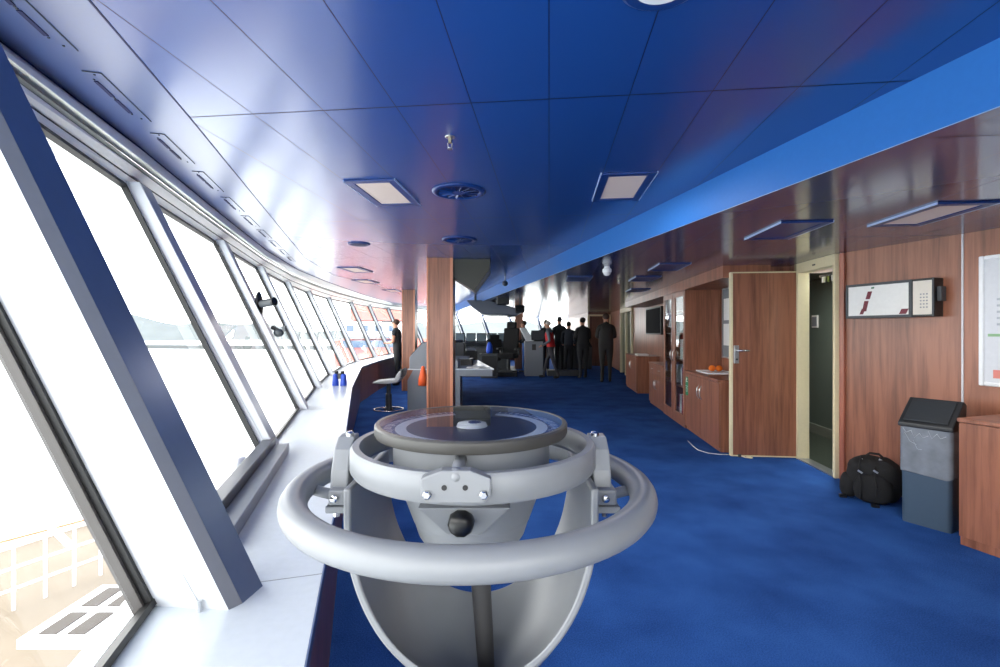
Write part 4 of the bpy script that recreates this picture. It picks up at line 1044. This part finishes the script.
# clutter on the desk
rnd = random.Random(11)
for k, (px_, yy, sx, sy, sz, m_, nm, lab, cat) in enumerate((
    (462, 9.25, .42, .36, .12, BLACK, 'radio_set', 'black radio set on the white desk beside the pillar', 'radio'),
    (476, 8.62, .34, .30, .008, PAPER, 'paper_sheets', 'white papers near the corner of the white desk', 'papers'),
    (470, 10.9, .3, .3, .22, BLACK, 'desk_monitor', 'dark monitor block at the back of the white desk', 'monitor'),
    (458, 10.2, .3, .35, .42, GREYD, 'equipment_case', 'dark equipment case at the back left of the white desk', 'case'),
    (466, 9.75, .12, .12, .10, mat('yellow_thing', (220, 190, 70), .5), 'yellow_cup', 'small yellow cup among the black equipment on the desk', 'cup'),
    (485, 8.45, .2, .06, .010, GREYD, 'desk_ruler', 'dark flat ruler lying on the white desk corner', 'ruler'),
    (456, 8.6, .12, .2, .12, GREYC, 'telephone', 'grey telephone on the white desk next to the pillar', 'telephone'))):
    t = thing(nm, lab, cat, (X(px_, yy), yy, .736), R(rnd.uniform(-15, 15)))
    MB().box((0, 0, sz / 2), (sx, sy, sz)).build('body', m_, t, bevel=.008)
    if sz > .1: MB().box((0, -sy * .1, sz + .02), (sx * .7, sy * .5, .035), rx=R(12)).build('control_face', SCREEN if k % 2 else GREYC, t, bevel=.004)
    if nm == 'yellow_cup': MB().tube([(.06, 0, .03), (.09, 0, .05), (.06, 0, .08)], .008, 6).build('handle', m_, t)

def monitor_console(label, x0, x1, y, h, n, name='monitor_console', tilt=22, dp=.7, mh=.34, zb__=0):
    t = thing(name, label, 'console', ((x0 + x1) / 2, y, zb__)); w = x1 - x0
    b = MB(); b.sweep([(-w / 2, -.0, 0), (-w / 2, dp, 0), (-w / 2, dp, h + .1), (-w / 2, dp * .45, h), (-w / 2, -.02, h - .12), (-w / 2, .0, h - .18)], (w, 0, 0)); b.build('body', GREYD, t, bevel=.01)
    for k in range(n):
        x_ = -w / 2 + (k + .5) * w / n
        m = MB().box((x_, dp * .6, h + mh / 2 + .02), (w / n * .9, .05, mh), rx=R(-tilt)).build('monitor', BLACK, t, bevel=.01)
        MB().box((x_, dp * .6 - .027, h + mh / 2 + .025), (w / n * .8, .004, mh * .82), rx=R(-tilt)).build('screen', mat('screen_pale', (110, 124, 130), .15), m)
        MB().box((x_, .14, h - .045), (w / n * .8, .22, .02), rx=R(18)).build('keyboard', BLACK, t, bevel=.003)
    return t
monitor_console('long dark console with tilted monitors below the front windows, left of the helm', X(454, 16.4), X(508, 16.4), 16.4, .85, 5, zb__=.121)
# helm stand
hx0, hx1, hy = X(525, 14.6), X(543, 14.6), 14.6
t = thing('helm_console', 'grey helm console with slanted pale panel beside the man in red', 'console', ((hx0 + hx1) / 2, hy, 0)); w = hx1 - hx0
MB().box((0, .3, .54), (w, .6, 1.08)).build('body', GREYC, t, bevel=.01)
b = MB(); b.sweep([(-w / 2 - .15, .1, 1.50), (-w / 2 + .02, .1, 1.50), (-w / 2 + .3, .1, 1.081), (-w / 2 + .05, .1, 1.081)], (0, .4, 0)); b.build('slanted_panel', mat('pale_panel', (200, 204, 206), .4), t, bevel=.005)
MB().box((.12, .2, 1.24), (w * .7, .3, .30), rx=R(-15)).build('instrument_head', GREYD, t, bevel=.01)
MB().box((-.0, -.004, .9), (.12, .006, .18)).build('front_switch_box', BLACK, t)
monitor_console('dark console block behind the group of people', X(556, 17.4), X(592, 17.4), 17.4, .95, 3)
# low plinth
o = MB().box((0, 0, .09), (X(578, 14.9) - X(546, 14.9), .4, .18)).build('low_plinth', GREYD, None, bevel=.01); o.location = (X(563, 14.9), 14.86, 0); tag(o, 'low dark grey plinth on the carpet behind the man in red', 'plinth')
o = MB().box((0, 0, .06), (X(516, 15.5) - X(452, 15.5), 2.9, .12)).build('raised_platform', mat('platform_dark', (44, 48, 54), .6), None, bevel=.01); o.location = (X(484, 15.5), 15.9, 0); tag(o, 'low dark raised platform beyond the white desk', 'platform')

def helm_chair(label, x, y, rz, s=1.0):
    t = thing('helm_chair', label, 'chair', (x, y, .121), rz, 'helm seats'); t.scale = (1, 1, s)
    MB().lathe([(.28, 0), (.28, .03), (.06, .06), (.05, .4)], (0, 0, 0), 20).build('pedestal', GREYD, t, smooth=True, auto=40)
    MB().box((0, 0, .50), (.52, .50, .16)).build('seat', BLACKM, t, bevel=.04, bseg=3)
    MB().box((0, -.26, .95), (.50, .14, .86), rx=R(8)).build('backrest', BLACKM, t, bevel=.05, bseg=3)
    MB().box((0, -.33, 1.46), (.32, .12, .22), rx=R(8)).build('headrest', BLACKM, t, bevel=.04, bseg=3)
    for s_ in (-1, 1):
        b = MB(); b.box((s_ * .30, .0, .72), (.08, .42, .06)); b.box((s_ * .30, -.1, .62), (.05, .06, .2)); b.build('armrest', BLACK, t, bevel=.015)
    return t
helm_chair('tall black helm chair with headrest, right of the front console', X(508.5, 14.9), 14.9, R(160))
helm_chair('black helm chair behind the blue bag, lower than the tall one', X(491, 15.5), 15.5, R(20), .74)
# blue and white item on chair
o = MB().lathe([(.09, 0), (.10, .1), (.07, .26), (.03, .34)], (0, 0, 0), 14).build('blue_bag', mat('bright_blue_fabric', (40, 90, 220), .6), None, smooth=True); o.location = (X(489.5, 14.2), 14.2, .731)
b = MB(); b.box((0, 0, .36), (.5, .4, .73)); 
st = thing('equipment_cabinet', 'dark low equipment cabinet carrying the blue bag', 'cabinet', (X(489.5, 14.2), 14.2, 0)); b.build('body', GREYD, st, bevel=.01)
MB().box((0, -.205, .36), (.44, .01, .6)).build('door', BLACK, st, bevel=.003)
tag(o, 'bright blue bag standing on the dark cabinet among the helm chairs', 'bag')

# stool
sp_ = at(388.7, 411, 0)
t = thing('bridge_stool', 'grey padded stool with chrome foot ring near the window worktop', 'stool', (sp_.x, sp_.y, 0), R(0))
sc_ = sp_.y / 8.26
b = MB(); b.tube([(.25 * math.cos(2 * PI * k / 40), .25 * math.sin(2 * PI * k / 40), .03) for k in range(40)], .013, 8, closed=True); b.build('foot_ring', CHROME, t, smooth=True)
for k in range(4):
    a = PI / 4 + k * PI / 2; MB().tube([(.05 * math.cos(a), .05 * math.sin(a), .04), (.25 * math.cos(a), .25 * math.sin(a), .03)], .011, 8).build('spoke', CHROME, t)
b = MB(); b.lathe([(.09, 0), (.08, .02), (.055, .06), (.052, .30), (.038, .31), (.038, .50)], (0, 0, 0), 20); b.build('column', GREYD, t, smooth=True, auto=40)
b = MB(); b.sweep([(-.24, -.2, .50), (-.22, -.2, .53), (.02, -.2, .555), (.14, -.2, .565), (.18, -.2, .66), (.23, -.2, .72), (.26, -.2, .70), (.24, -.2, .58), (.18, -.2, .51), (.0, -.2, .49)], (0, .40, 0))
b.build('seat', mat('stool_grey_vinyl', (150, 152, 154), .5), t, bevel=.02, bseg=3)
b = MB(); b.sweep([(.19, -.19, .62), (.25, -.19, .75), (.29, -.19, .73), (.27, -.19, .60)], (0, .38, 0)); b.build('backrest', mat('stool_dark_vinyl', (70, 72, 76), .5), t, bevel=.02, bseg=3)

# binoculars on the worktop
bc = at(339.5, 385.5, ZS); k_ = bc.y / 6.06
t = thing('binoculars', 'blue and black binoculars standing on the white worktop', 'binoculars', (bc.x, bc.y, ZS))
for s_ in (-1, 1):
    b = MB(); b.lathe([(.042, 0), (.042, .05), (.036, .08), (.034, .135), (.02, .15)], (s_ * .052, 0, 0), 20); tb_ = b.build('barrel', mat('binocular_blue', (30, 70, 180), .45), t, smooth=True, auto=40)
    b = MB(); b.lathe([(.021, .15), (.024, .16), (.024, .185)], (s_ * .040, 0, 0), 16); b.build('eyepiece', BLACK, tb_, smooth=True, auto=40)
b = MB(); b.box((0, 0, .12), (.05, .03, .07)); b.build('bridge', BLACK, t, bevel=.006)

# wiper motors / camera on the third post
def post_pt(px, py, j=3):
    # point along post j seen at row py
    for k in range(200):
        p = P[j] + leanv(j, k * .008) + NIN[j] * .13 + DIR[j] * .07
        if VY - (p.z - H) / p.y * F < py: return p
    return p
for q_, (py_, lab, nm) in enumerate(((305, 'dark oval bracket with small grey camera on the window post', 'post_camera'), (331, 'small dark round knob below the camera on the same window post', 'post_speaker'))):
    p = post_pt(280, py_)
    if q_ == 0:
        t = thing(nm, lab, 'camera', p, 0)
        MB().ball((-.03, .0, -.03), .075, s=(.35, .8, 1.9)).build('mount', BLACK, t, smooth=True)
        MB().tube([(0, -.02, .0), (.12, -.05, .02)], .034, 14).build('camera_body', GREYD, t, smooth=True, auto=40)
        MB().tube([(.118, -.05, .0195), (.135, -.055, .022)], .038, 14).build('lens', BLACK, t, smooth=True, auto=40)
    else:
        t = thing(nm, lab, 'knob', p, 0)
        MB().ball((.03, 0, -.02), .042, s=(1, 1, .9)).build('body', GREYD, t, smooth=True)
        MB().tube([(-.03, 0, .03), (.03, 0, .0)], .018, 8).build('arm', BLACK, t)
        MB().box((.09, -.02, .02), (.03, .03, .05)).build('lever', GREYD, t, bevel=.005)

# overhead consoles
t = thing('overhead_box', 'dark olive wedge-shaped housing hanging beside the near pillar', 'housing', (0, 6.25, 0))
pts = [dep(449, 258.5, 6.25), dep(490.3, 258.5, 6.25), dep(489.7, 269.4, 6.25), dep(473.8, 291, 6.25), dep(449, 275, 6.25)]
b = MB(); b.sweep([(p.x, 0, min(p.z, ZC - .001)) for p in pts], (0, .5, 0)); b.build('shell', mat('olive_black', (40, 42, 34), .45), t, bevel=.006)
MB().box((X(470, 6.25), .25, ZC - .02), (.5, .3, .03)).build('mounting_rail', BLACK, t)
t = thing('overhead_console', 'long dark hanging instrument console under the far ceiling', 'console', (0, 11.6, 0))
pts = [dep(x, y, 11.6) for x, y in ((466, 300), (490, 300.5), (511, 306.5), (524, 311), (516, 315.5), (482, 314), (472, 307))]
b = MB(); b.sweep([(p.x, 0, p.z) for p in pts], (0, 1.6, 0)); b.build('shell', mat('slate_blue_shell', (60, 72, 92), .3), t, bevel=.02)
b = MB()
b.tube([(X(475, 12.2), .8, ZC), (X(475, 12.2), .8, 1.98)], .03, 8); b.tube([(X(505, 12.4), .8, ZL), (X(505, 12.4), .8, 1.98)], .03, 8)
b.build('hanger', GREYD, t)
t = thing('hanging_monitor', 'small black hanging monitor above the overhead console', 'monitor', (X(503, 10.6), 10.6, dep(0, 301, 10.6).z))
MB().box((0, 0, 0), (.28, .26, .17)).build('casing', BLACK, t, bevel=.02)
MB().box((0, -.132, 0), (.22, .004, .12)).build('screen', SCREEN, t)
MB().tube([(0, 0, .08), (0, 0, ZL - t.location.z)], .02, 8).build('hanger', GREYD, t)
t = thing('hanging_speaker', 'small black speaker at the right end of the overhead console', 'speaker', (X(520, 11.2), 11.2, dep(0, 309, 11.2).z))
MB().box((0, 0, 0), (.22, .2, .14), rx=R(-15)).build('casing', BLACK, t, bevel=.02)
MB().lathe([(.05, -.112), (.05, -.102)], (0, 0, 0), 14, 'Y').build('cone', GREYD, t)
MB().tube([(0, 0, .06), (0, 0, ZL - t.location.z)], .015, 8).build('hanger', GREYD, t)

# ------------------------------------------------------------------ people
SKIN = mat('skin', (206, 150, 122), .55)
def person(label, x, y, rz, h=1.75, top=(30, 32, 36), pants=(28, 30, 36), hair=(40, 30, 24), arms='down', stride=0.0, lean=0.0, sleeves=True, bulk=1.0, seed=0, vest=None, shoes=(20, 18, 18), headturn=0.0):
    root = thing('person', label, 'person', (x, y, 0), rz)
    s = h / 1.75
    V = []; RAD = []; ED = []; KIND = []
    def add(p, r, par=None, kind='top'):
        V.append(Vector(p)); RAD.append(r if isinstance(r, tuple) else (r, r)); KIND.append(kind)
        if par is not None: ED.append((par, len(V) - 1))
        return len(V) - 1
    lz = lambda z: lean * max(0, z - .95)
    pv = add((0, 0, .95), (.165 * bulk, .12 * bulk))
    be = add((0, lz(1.1), 1.10), (.15 * bulk, .11 * bulk), pv)
    ch = add((0, lz(1.30), 1.30), (.175 * bulk, .12 * bulk), be)
    nb_ = add((0, lz(1.44), 1.43), (.12, .085), ch)
    nk = add((0, lz(1.5) + .01, 1.50), (.055, .058), nb_, 'skin')
    hl = add((0, lz(1.58) + .025, 1.575), (.066, .075), nk, 'skin')
    hm = add((0, lz(1.64) + .02, 1.64), (.076, .09), hl, 'skin')
    ht = add((0, lz(1.7) + .01, 1.70), (.06, .07), hm, 'skin')
    for sd in (-1, 1):
        sh = add((sd * .18, lz(1.41), 1.405), .062, nb_)
        if arms == 'down': el, wr_ = (sd * .23, lz(1.15) - .03, 1.14), (sd * .24, lz(.9) + .03, .90)
        elif arms == 'front': el, wr_ = (sd * .235, lz(1.15) + .02, 1.15), (sd * .10, lz(1.1) + .24, 1.13)
        elif arms == 'hips': el, wr_ = (sd * .30, -.08, 1.17), (sd * .19, .02, 1.02)
        else: el, wr_ = (sd * .235, lz(1.15) - .02, 1.14), (sd * .20, lz(1.1) + .2, 1.02)
        fk = 'top' if sleeves else 'skin'
        e_ = add(el, .045, sh, 'top'); d_ = (Vector(wr_) - Vector(el)).normalized()
        if not sleeves:
            KIND[-1] = 'skin'; 
        w_ = add(wr_, .029, e_, fk)
        pm = Vector(wr_) + d_ * .06
        hnd = add(pm, (.034, .02), w_, 'skin')
        side = d_.cross(Vector((0, 0, 1)) if abs(d_.z) < .8 else Vector((0, 1, 0))).normalized()
        for fi, (o_, l_) in enumerate(((-.026, .065), (-.009, .078), (.009, .074), (.026, .058))):
            f1 = add(pm + side * o_ + d_ * .035, .0095, hnd, 'skin'); add(pm + side * o_ + d_ * (.035 + l_ * .6) + Vector((0, 0, -.012)), .008, f1, 'skin')
        th_ = add(pm + side * (-.035) - d_ * .01 + Vector((0, .01, 0)), .011, hnd, 'skin'); add(pm + side * (-.055) + d_ * .03, .009, th_, 'skin')
        hp_ = add((sd * .09, 0, .88), .095 * bulk, pv, 'pants')
        fw = sd * stride
        kn = add((sd * .095, fw * .5 + abs(stride) * .12, .50), .06, hp_, 'pants')
        ak = add((sd * .10, fw, .09 + (.03 if fw < -.1 else 0)), .042, kn, 'pants')
        he = add((sd * .10, fw - .02, .045), .04, ak, 'shoes')
        add((sd * .115, fw + .16, .035), (.042, .03), he, 'shoes')
    KIND[pv] = 'pants'; 
    me = bpy.data.meshes.new('body_cage'); me.from_pydata([tuple(v) for v in V], ED, [])
    tmp = bpy.data.objects.new('tmp_body', me); COL.objects.link(tmp)
    md = tmp.modifiers.new('skin', 'SKIN'); sv = me.skin_vertices[0].data
    for i, r in enumerate(RAD): sv[i].radius = r
    sv[pv].use_root = True
    md.use_smooth_shade = True
    ss = tmp.modifiers.new('sub', 'SUBSURF'); ss.levels = 2
    dg_ = bpy.context.evaluated_depsgraph_get()
    bme = bpy.data.meshes.new_from_object(tmp.evaluated_get(dg_))
    bpy.data.objects.remove(tmp)
    key = lambda c: '%d_%d_%d' % c
    mats = {'skin': SKIN, 'top': mat('cloth_' + key(top), top, .85), 'pants': mat('cloth_' + key(pants), pants, .85), 'shoes': mat('shoe_' + key(shoes), shoes, .5)}
    order = ['skin', 'top', 'pants', 'shoes']
    bme.materials.clear()
    for k in order: bme.materials.append(mats[k])
    segs = [(V[a], V[b2_], KIND[a], KIND[b2_], max(RAD[a]), max(RAD[b2_])) for a, b2_ in ED]
    for p in bme.polygons:
        c = p.center; best = 1e9; kd = 'top'
        for a, b2_, ka, kb, ra, rb in segs:
            ab_ = b2_ - a; t_ = max(0, min(1, (c - a).dot(ab_) / max(ab_.length_squared, 1e-9))); d_ = (c - (a + ab_ * t_)).length - (ra + (rb - ra) * t_)
            if d_ < best:
                best = d_
                kd = (kb if t_ > .5 else ka)
                if (not sleeves) and ka == 'top' and kb == 'skin' and t_ <= .75: kd = 'top'
                if ka == 'skin' or (kb == 'skin' and a.z > 1.4): kd = 'skin' if t_ > .35 else ka
        if kd == 'pants' and c.z > .99: kd = 'top'
        if kd == 'top' and c.z < .93 and abs(c.x) < .2: kd = 'pants'
        p.material_index = order.index(kd); p.use_smooth = True
    bd_ = bpy.data.objects.new('body', bme); COL.objects.link(bd_); bd_.parent = root; bd_.scale = (s, s, s)
    hy_ = lz(1.65)
    # face
    fb = MB(); fb.ball((0, hy_ + .115, 1.625), .014, 10, 8, (.8, 1.1, 1.5)); fb.ball((-.078, hy_ + .015, 1.63), .02, 8, 6, (.4, .8, 1.3)); fb.ball((.078, hy_ + .015, 1.63), .02, 8, 6, (.4, .8, 1.3))
    fo = fb.build('nose_and_ears', SKIN, root, smooth=True); fo.scale = (s, s, s); fo['kind'] = 'part' if False else ''
    del fo['kind']
    for sd in (-1, 1):
        eo = MB().ball((sd * .031, hy_ + .095, 1.648), .011, 8, 6).build('eye', BLACK, root, smooth=True); eo.scale = (s, s, s)
    mo = MB().box((0, hy_ + .104, 1.585), (.042, .008, .008)).build('mouth', mat('lips', (150, 84, 76), .5), root); mo.scale = (s, s, s)
    hb = MB(); hb.ball((0, hy_ - .012, 1.675), .088, 20, 14, (.95, 1.06, .95))
    ho = hb.build('hair', mat('hair_' + key(hair), hair, .75, bump=.3, nscale=60), root, smooth=True); ho.scale = (s, s, s)
    if vest:
        vb = MB(); seg = 24
        rings = [(.96, .178, .135), (1.1, .168, .128), (1.3, .192, .137), (1.41, .165, .11)]
        vs = []
        for z_, rx_, ry_ in rings:
            for k in range(seg): a = 2 * PI * k / seg; vs.append((rx_ * bulk * math.cos(a), lz(z_) + ry_ * bulk * math.sin(a), z_))
        vb.add(vs, [(i * seg + k, i * seg + (k + 1) % seg, (i + 1) * seg + (k + 1) % seg, (i + 1) * seg + k) for i in range(3) for k in range(seg) if not (5 <= k <= 6)])
        vo = vb.build('vest', mat('cloth_' + key(vest), vest, .8), root, smooth=True); vo.scale = (s, s, s)
    return root
PXY = lambda px, y: (X(px, y), y)
person('man in black t-shirt and dark trousers standing at the window worktop, facing the glass', -2.64, 12.2, R(80), 1.70, (34, 38, 42), (40, 42, 46), (60, 40, 28), 'front', .05, .08, sleeves=False)
person('grey-haired man in grey jacket with red back, walking left by the helm console', X(551, 14.05), 14.05, R(75), 1.70, (110, 118, 128), (56, 54, 60), (214, 206, 198), 'bent', .24, .14, vest=(196, 36, 40))
person('large person in dark clothes seen from behind, farthest right of the group', X(606, 12.9), 12.9, R(-8), 1.88, (44, 42, 40), (40, 38, 38), (70, 52, 42), 'front', .04, .0, bulk=1.25)
person('stocky dark-haired person in dark jacket, second from the right in the group', X(583, 14.0), 14.0, R(12), 1.80, (40, 40, 42), (34, 34, 38), (26, 22, 22), 'front', .05, .05, bulk=1.2)
person('dark figure standing behind the man in red, tallest of the middle group', X(559.5, 16.1), 16.1, R(10), 1.88, (36, 38, 44), (30, 30, 36), (24, 22, 24), 'down', .05, .0, bulk=1.1)
person('slim dark figure between the tallest one and the stocky one in the group', X(569, 15.3), 15.4, R(-10), 1.70, (50, 54, 64), (36, 36, 40), (50, 40, 34), 'bent', .04, .0)
person('dark figure just left of and behind the man in red', X(546, 16.7), 16.7, R(20), 1.80, (38, 40, 46), (28, 30, 50), (60, 50, 44), 'front', .05, .0)
person('brown-haired person in dark top and blue jeans behind the helm console', X(525.5, 15.9), 15.9, R(100), 1.74, (46, 46, 50), (44, 86, 150), (96, 72, 54), 'bent', .06, .1)

# ------------------------------------------------------------------ outside
def outm(name, rgb, **k): return mat(name, rgb, .9, spec=0.0, **k)
SEA = mat('pale_water', (200, 205, 208), .5, spec=.2, noise=.08, nscale=.02)
o = MB().box((0, 0, -24.5), (6000, 6000, 1)).build('sea', SEA); tag(o, 'pale grey harbour water outside the windows', 'water'); o['kind'] = 'stuff'
def ridge(name, label, cx_px, r, base, hgt, n, span, m, seed):
    rnd = random.Random(seed); a0 = math.atan((cx_px - 500) / F); b = MB(); top = []; bot = []; bk = []
    for i in range(n + 1):
        t_ = i / n; a = a0 + (t_ - .5) * span; hh = hgt * (.6 + .25 * math.sin(t_ * 13 + seed) + .12 * math.sin(t_ * 37 + seed * 2) + .05 * math.sin(t_ * 90) ) * math.sin(PI * min(max(t_, .02), .98)) ** .4
        bot.append((r * math.sin(a), r * math.cos(a), base)); top.append(((r + hh * 3) * math.sin(a), (r + hh * 3) * math.cos(a), base + hh)); bk.append(((r + hgt * 6) * math.sin(a), (r + hgt * 6) * math.cos(a), base))
    vs = bot + top + bk; N_ = n + 1
    b.add(vs, [(i, i + 1, i + 1 + N_, i + N_) for i in range(n)] + [(i + N_, i + 1 + N_, i + 1 + 2 * N_, i + 2 * N_) for i in range(n)])
    o = b.build(name, m, None, smooth=True); tag(o, label, 'hills'); return o
HILL = outm('hazy_hill', (98, 104, 106), noise=.1, nscale=.02)
ridge('hillside', 'faint pale hills across the water outside the windows', 200, 1500, -24, 92, 220, 1.5, HILL, 3)
ridge('hillside', 'faint hills seen through the distant front windows', 640, 2600, -24, 130, 60, .9, HILL, 6)
o = MB().box((0, 0, 0), (1200, 26, 7)).build('breakwater', outm('breakwater_stone', (88, 92, 92))); o.location = (-560, 700, -22.5); o.rotation_euler = (0, 0, R(-10)); tag(o, 'low pale breakwater lying across the harbour water', 'breakwater')
# ship's own deck below the wing
DZ = -3.0
def dk(px, py, z=DZ): return at(px, py, z)
a_, b_ = dk(0, 549), dk(110, 519)
d_ = (b_ - a_).normalized(); n_ = Vector((d_.y, -d_.x, 0))
far0, far1 = a_ - d_ * 6, b_ + d_ * 1.5
dkp = [far0.xy, far1.xy, (far1 + n_ * 7).xy, (far0 + n_ * 7).xy]
t = thing('lower_deck', 'pale wooden lower deck seen through the nearest window', 'deck', (a_.x, a_.y, DZ))
MB().prism([tuple(p) for p in dkp], DZ - .1, DZ).build('planking', mat('pale_teak', (110, 102, 92), .9, spec=0.0, noise=.08, nscale=1), t, world=True)
b = MB(); b.prism([tuple(far0.xy), tuple(far1.xy), tuple((far1 - n_ * .25).xy), tuple((far0 - n_ * .25).xy)], DZ - .1, DZ + .12); b.build('edge_coaming', WHITE, t, world=True)
b = MB(); b.prism([tuple((far0 + n_ * .02).xy), tuple((far1 + n_ * .02).xy), tuple((far1 - n_ * .02).xy), tuple((far0 - n_ * .02).xy)], DZ + .12, DZ + .15); b.build('orange_edge_line', outm('orange_line', (190, 120, 84)), t, world=True)
def rail(name, label, p, q, z, hgt, np_, nb__=3):
    t = thing(name, label, 'railing', (p.x, p.y, z))
    for k in range(nb__): 
        zz = z + hgt * (k + 1) / nb__; MB().tube([(p.x, p.y, zz), (q.x, q.y, zz)], .022, 6).build('rail_bar', WHITE, t, world=True)
    for k in range(np_): c = p.lerp(q, k / (np_ - 1)); MB().tube([(c.x, c.y, z), (c.x, c.y, z + hgt)], .025, 6).build('stanchion', WHITE, t, world=True)
rail('deck_railing', 'white deck railing along the far edge of the lower deck', far0 - n_ * .1, far1 - n_ * .1, DZ + .12, 1.0, 9)
rail('deck_railing', 'white deck railing nearer the ship on the lower deck', dk(-60, 640), dk(125, 565), DZ, 1.0, 7)
b0_, b1_ = dk(20, 500, -2), dk(70, 545, -2)
o = MB().tube([b0_, b1_], .05, 8).build('white_boom', WHITE); tag(o, 'white diagonal boom crossing above the lower deck', 'boom')
# white grating frame with dark panes just outside
g0, g1 = at(62, 640, -2.0), at(140, 585, -2.0)
t = thing('skylight_frame', 'white framed skylight with dark panes below the nearest window', 'skylight', (g0.x, g0.y, -2))
d_ = (g1 - g0); d_.z = 0; L0 = d_.length; d_.normalize(); n_ = Vector((d_.y, -d_.x, 0))
if n_.x > 0: n_ = -n_
b = MB(); b.prism([tuple((g0 - n_ * 1.2).xy), tuple((g1 - n_ * 1.2).xy), tuple((g1 + n_ * .5).xy), tuple((g0 + n_ * .5).xy)], -2.1, -2.0); b.build('frame', WHITE, t, world=True)
for i in range(2):
    for k in range(3):
        s0 = g0 + d_ * (L0 * (.08 + i * .48)) - n_ * (-.35 + k * .32); s1 = s0 + d_ * (L0 * .36)
        b = MB(); b.prism([tuple(s0.xy), tuple(s1.xy), tuple((s1 - n_ * .2).xy), tuple((s0 - n_ * .2).xy)], -2.0, -1.985); b.build('dark_pane', mat('skylight_pane', (76, 72, 69), .6, spec=0.0), t, world=True)
# harbour vessel / quay building beyond the curved windows
hb_ = 55.0
t = thing('harbour_ship', 'pale red and blue ship side beyond the curved windows', 'ship', (X(372, hb_), hb_, -24), R(14))
Wd = X(405, hb_) - X(342, hb_)
RED = outm('pale_red_hull', (158, 104, 96)); BLU = outm('pale_blue_band', (74, 90, 110))
b = MB(); b.sweep([(-Wd / 2 - 1, 0, 0), (Wd / 2 + 3, 0, 0), (Wd / 2 + 4, 0, 24.3), (-Wd / 2 - .5, 0, 24.3)], (0, 14, 0)); b.build('hull', RED, t)
MB().box((1, 6, 25.6), (Wd + 1, 10, 1.6)).build('white_superstructure', WHITE, t)
MB().box((0, -.1, 23.9), (Wd * .9, .2, .8)).build('blue_band', BLU, t)
MB().box((1.0, 5, 27.6), (Wd * .95, 8, 1.9)).build('upper_deck_house', RED, t)
b = MB()
for k in range(5): b.box((-Wd / 2 + 1.2 + k * 1.6, .9, 25.7), (.8, .3, .7))
b.build('ship_windows', BLU, t)

# ------------------------------------------------------------------ light
w = bpy.data.worlds.new('overcast'); bpy.context.scene.world = w; w.use_nodes = True
nt = w.node_tree; bg = nt.nodes['Background']
tc = nt.nodes.new('ShaderNodeTexCoord'); nz = nt.nodes.new('ShaderNodeTexNoise'); nz.inputs['Scale'].default_value = 3; nz.inputs['Detail'].default_value = 5
nt.links.new(tc.outputs['Generated'], nz.inputs['Vector'])
cr = nt.nodes.new('ShaderNodeValToRGB'); cr.color_ramp.elements[0].color = (.93, .94, .94, 1); cr.color_ramp.elements[1].color = (1, .985, .95, 1); cr.color_ramp.elements[0].position = .35; cr.color_ramp.elements[1].position = .6
nt.links.new(nz.outputs['Fac'], cr.inputs['Fac']); nt.links.new(cr.outputs['Color'], bg.inputs['Color'])
bg.inputs['Strength'].default_value = 8.6

def lamp(name, loc, size, energy, color, rz=SA):
    l = bpy.data.lights.new(name, 'AREA'); l.shape = 'RECTANGLE'; l.size = size[0]; l.size_y = size[1]; l.energy = energy; l.color = color
    o = bpy.data.objects.new(name, l); COL.objects.link(o); o.location = loc; o.rotation_euler = (0, 0, rz)
    return o
for i, o in enumerate([q for q in bpy.data.objects if q.name.startswith('ceiling_light') and q.parent is None]):
    on = 'unlit' not in o['label']
    if on: lamp('lamp_glow', (o.location.x, o.location.y, o.location.z - .02), (.22, .48), 9, (1, .93, .86))
# lamp and glow added on the corridor ceiling to brighten its walls
cl = thing('added_corridor_lamp', 'lamp added on the corridor ceiling to brighten the view through the doorway', 'lamp', wv(3.1, 5.6, 2.099), SA)
MB().box((0, 0, -.012), (.2, .5, .024)).build('lamp_cover', LAMP, cl, bevel=.004)
lamp('lamp_glow', (*wv(3.1, 5.6, 2.06).xy, 2.06), (.2, .5), 36, (.95, 1, .95))

# ------------------------------------------------------------------ camera
cam = bpy.data.cameras.new('camera'); co = bpy.data.objects.new('camera', cam); COL.objects.link(co)
co.location = (0, 0, H); co.rotation_euler = (R(90), 0, 0)
cam.sensor_width = 36; cam.lens = F / 1000 * 36; cam.shift_y = -2.5 / 1000; cam.clip_end = 8000; cam.clip_start = .02
sc = bpy.context.scene; sc.camera = co
sc.view_settings.view_transform = 'Standard'; sc.view_settings.look = 'None'; sc.view_settings.gamma = 1; sc.view_settings.exposure = 0.0
sc.view_settings.use_curve_mapping = False
sc.cycles.use_denoising = True
sc.cycles.max_bounces = 10; sc.cycles.diffuse_bounces = 5; sc.cycles.glossy_bounces = 5; sc.cycles.transparent_max_bounces = 16
sc.cycles.sample_clamp_indirect = 8
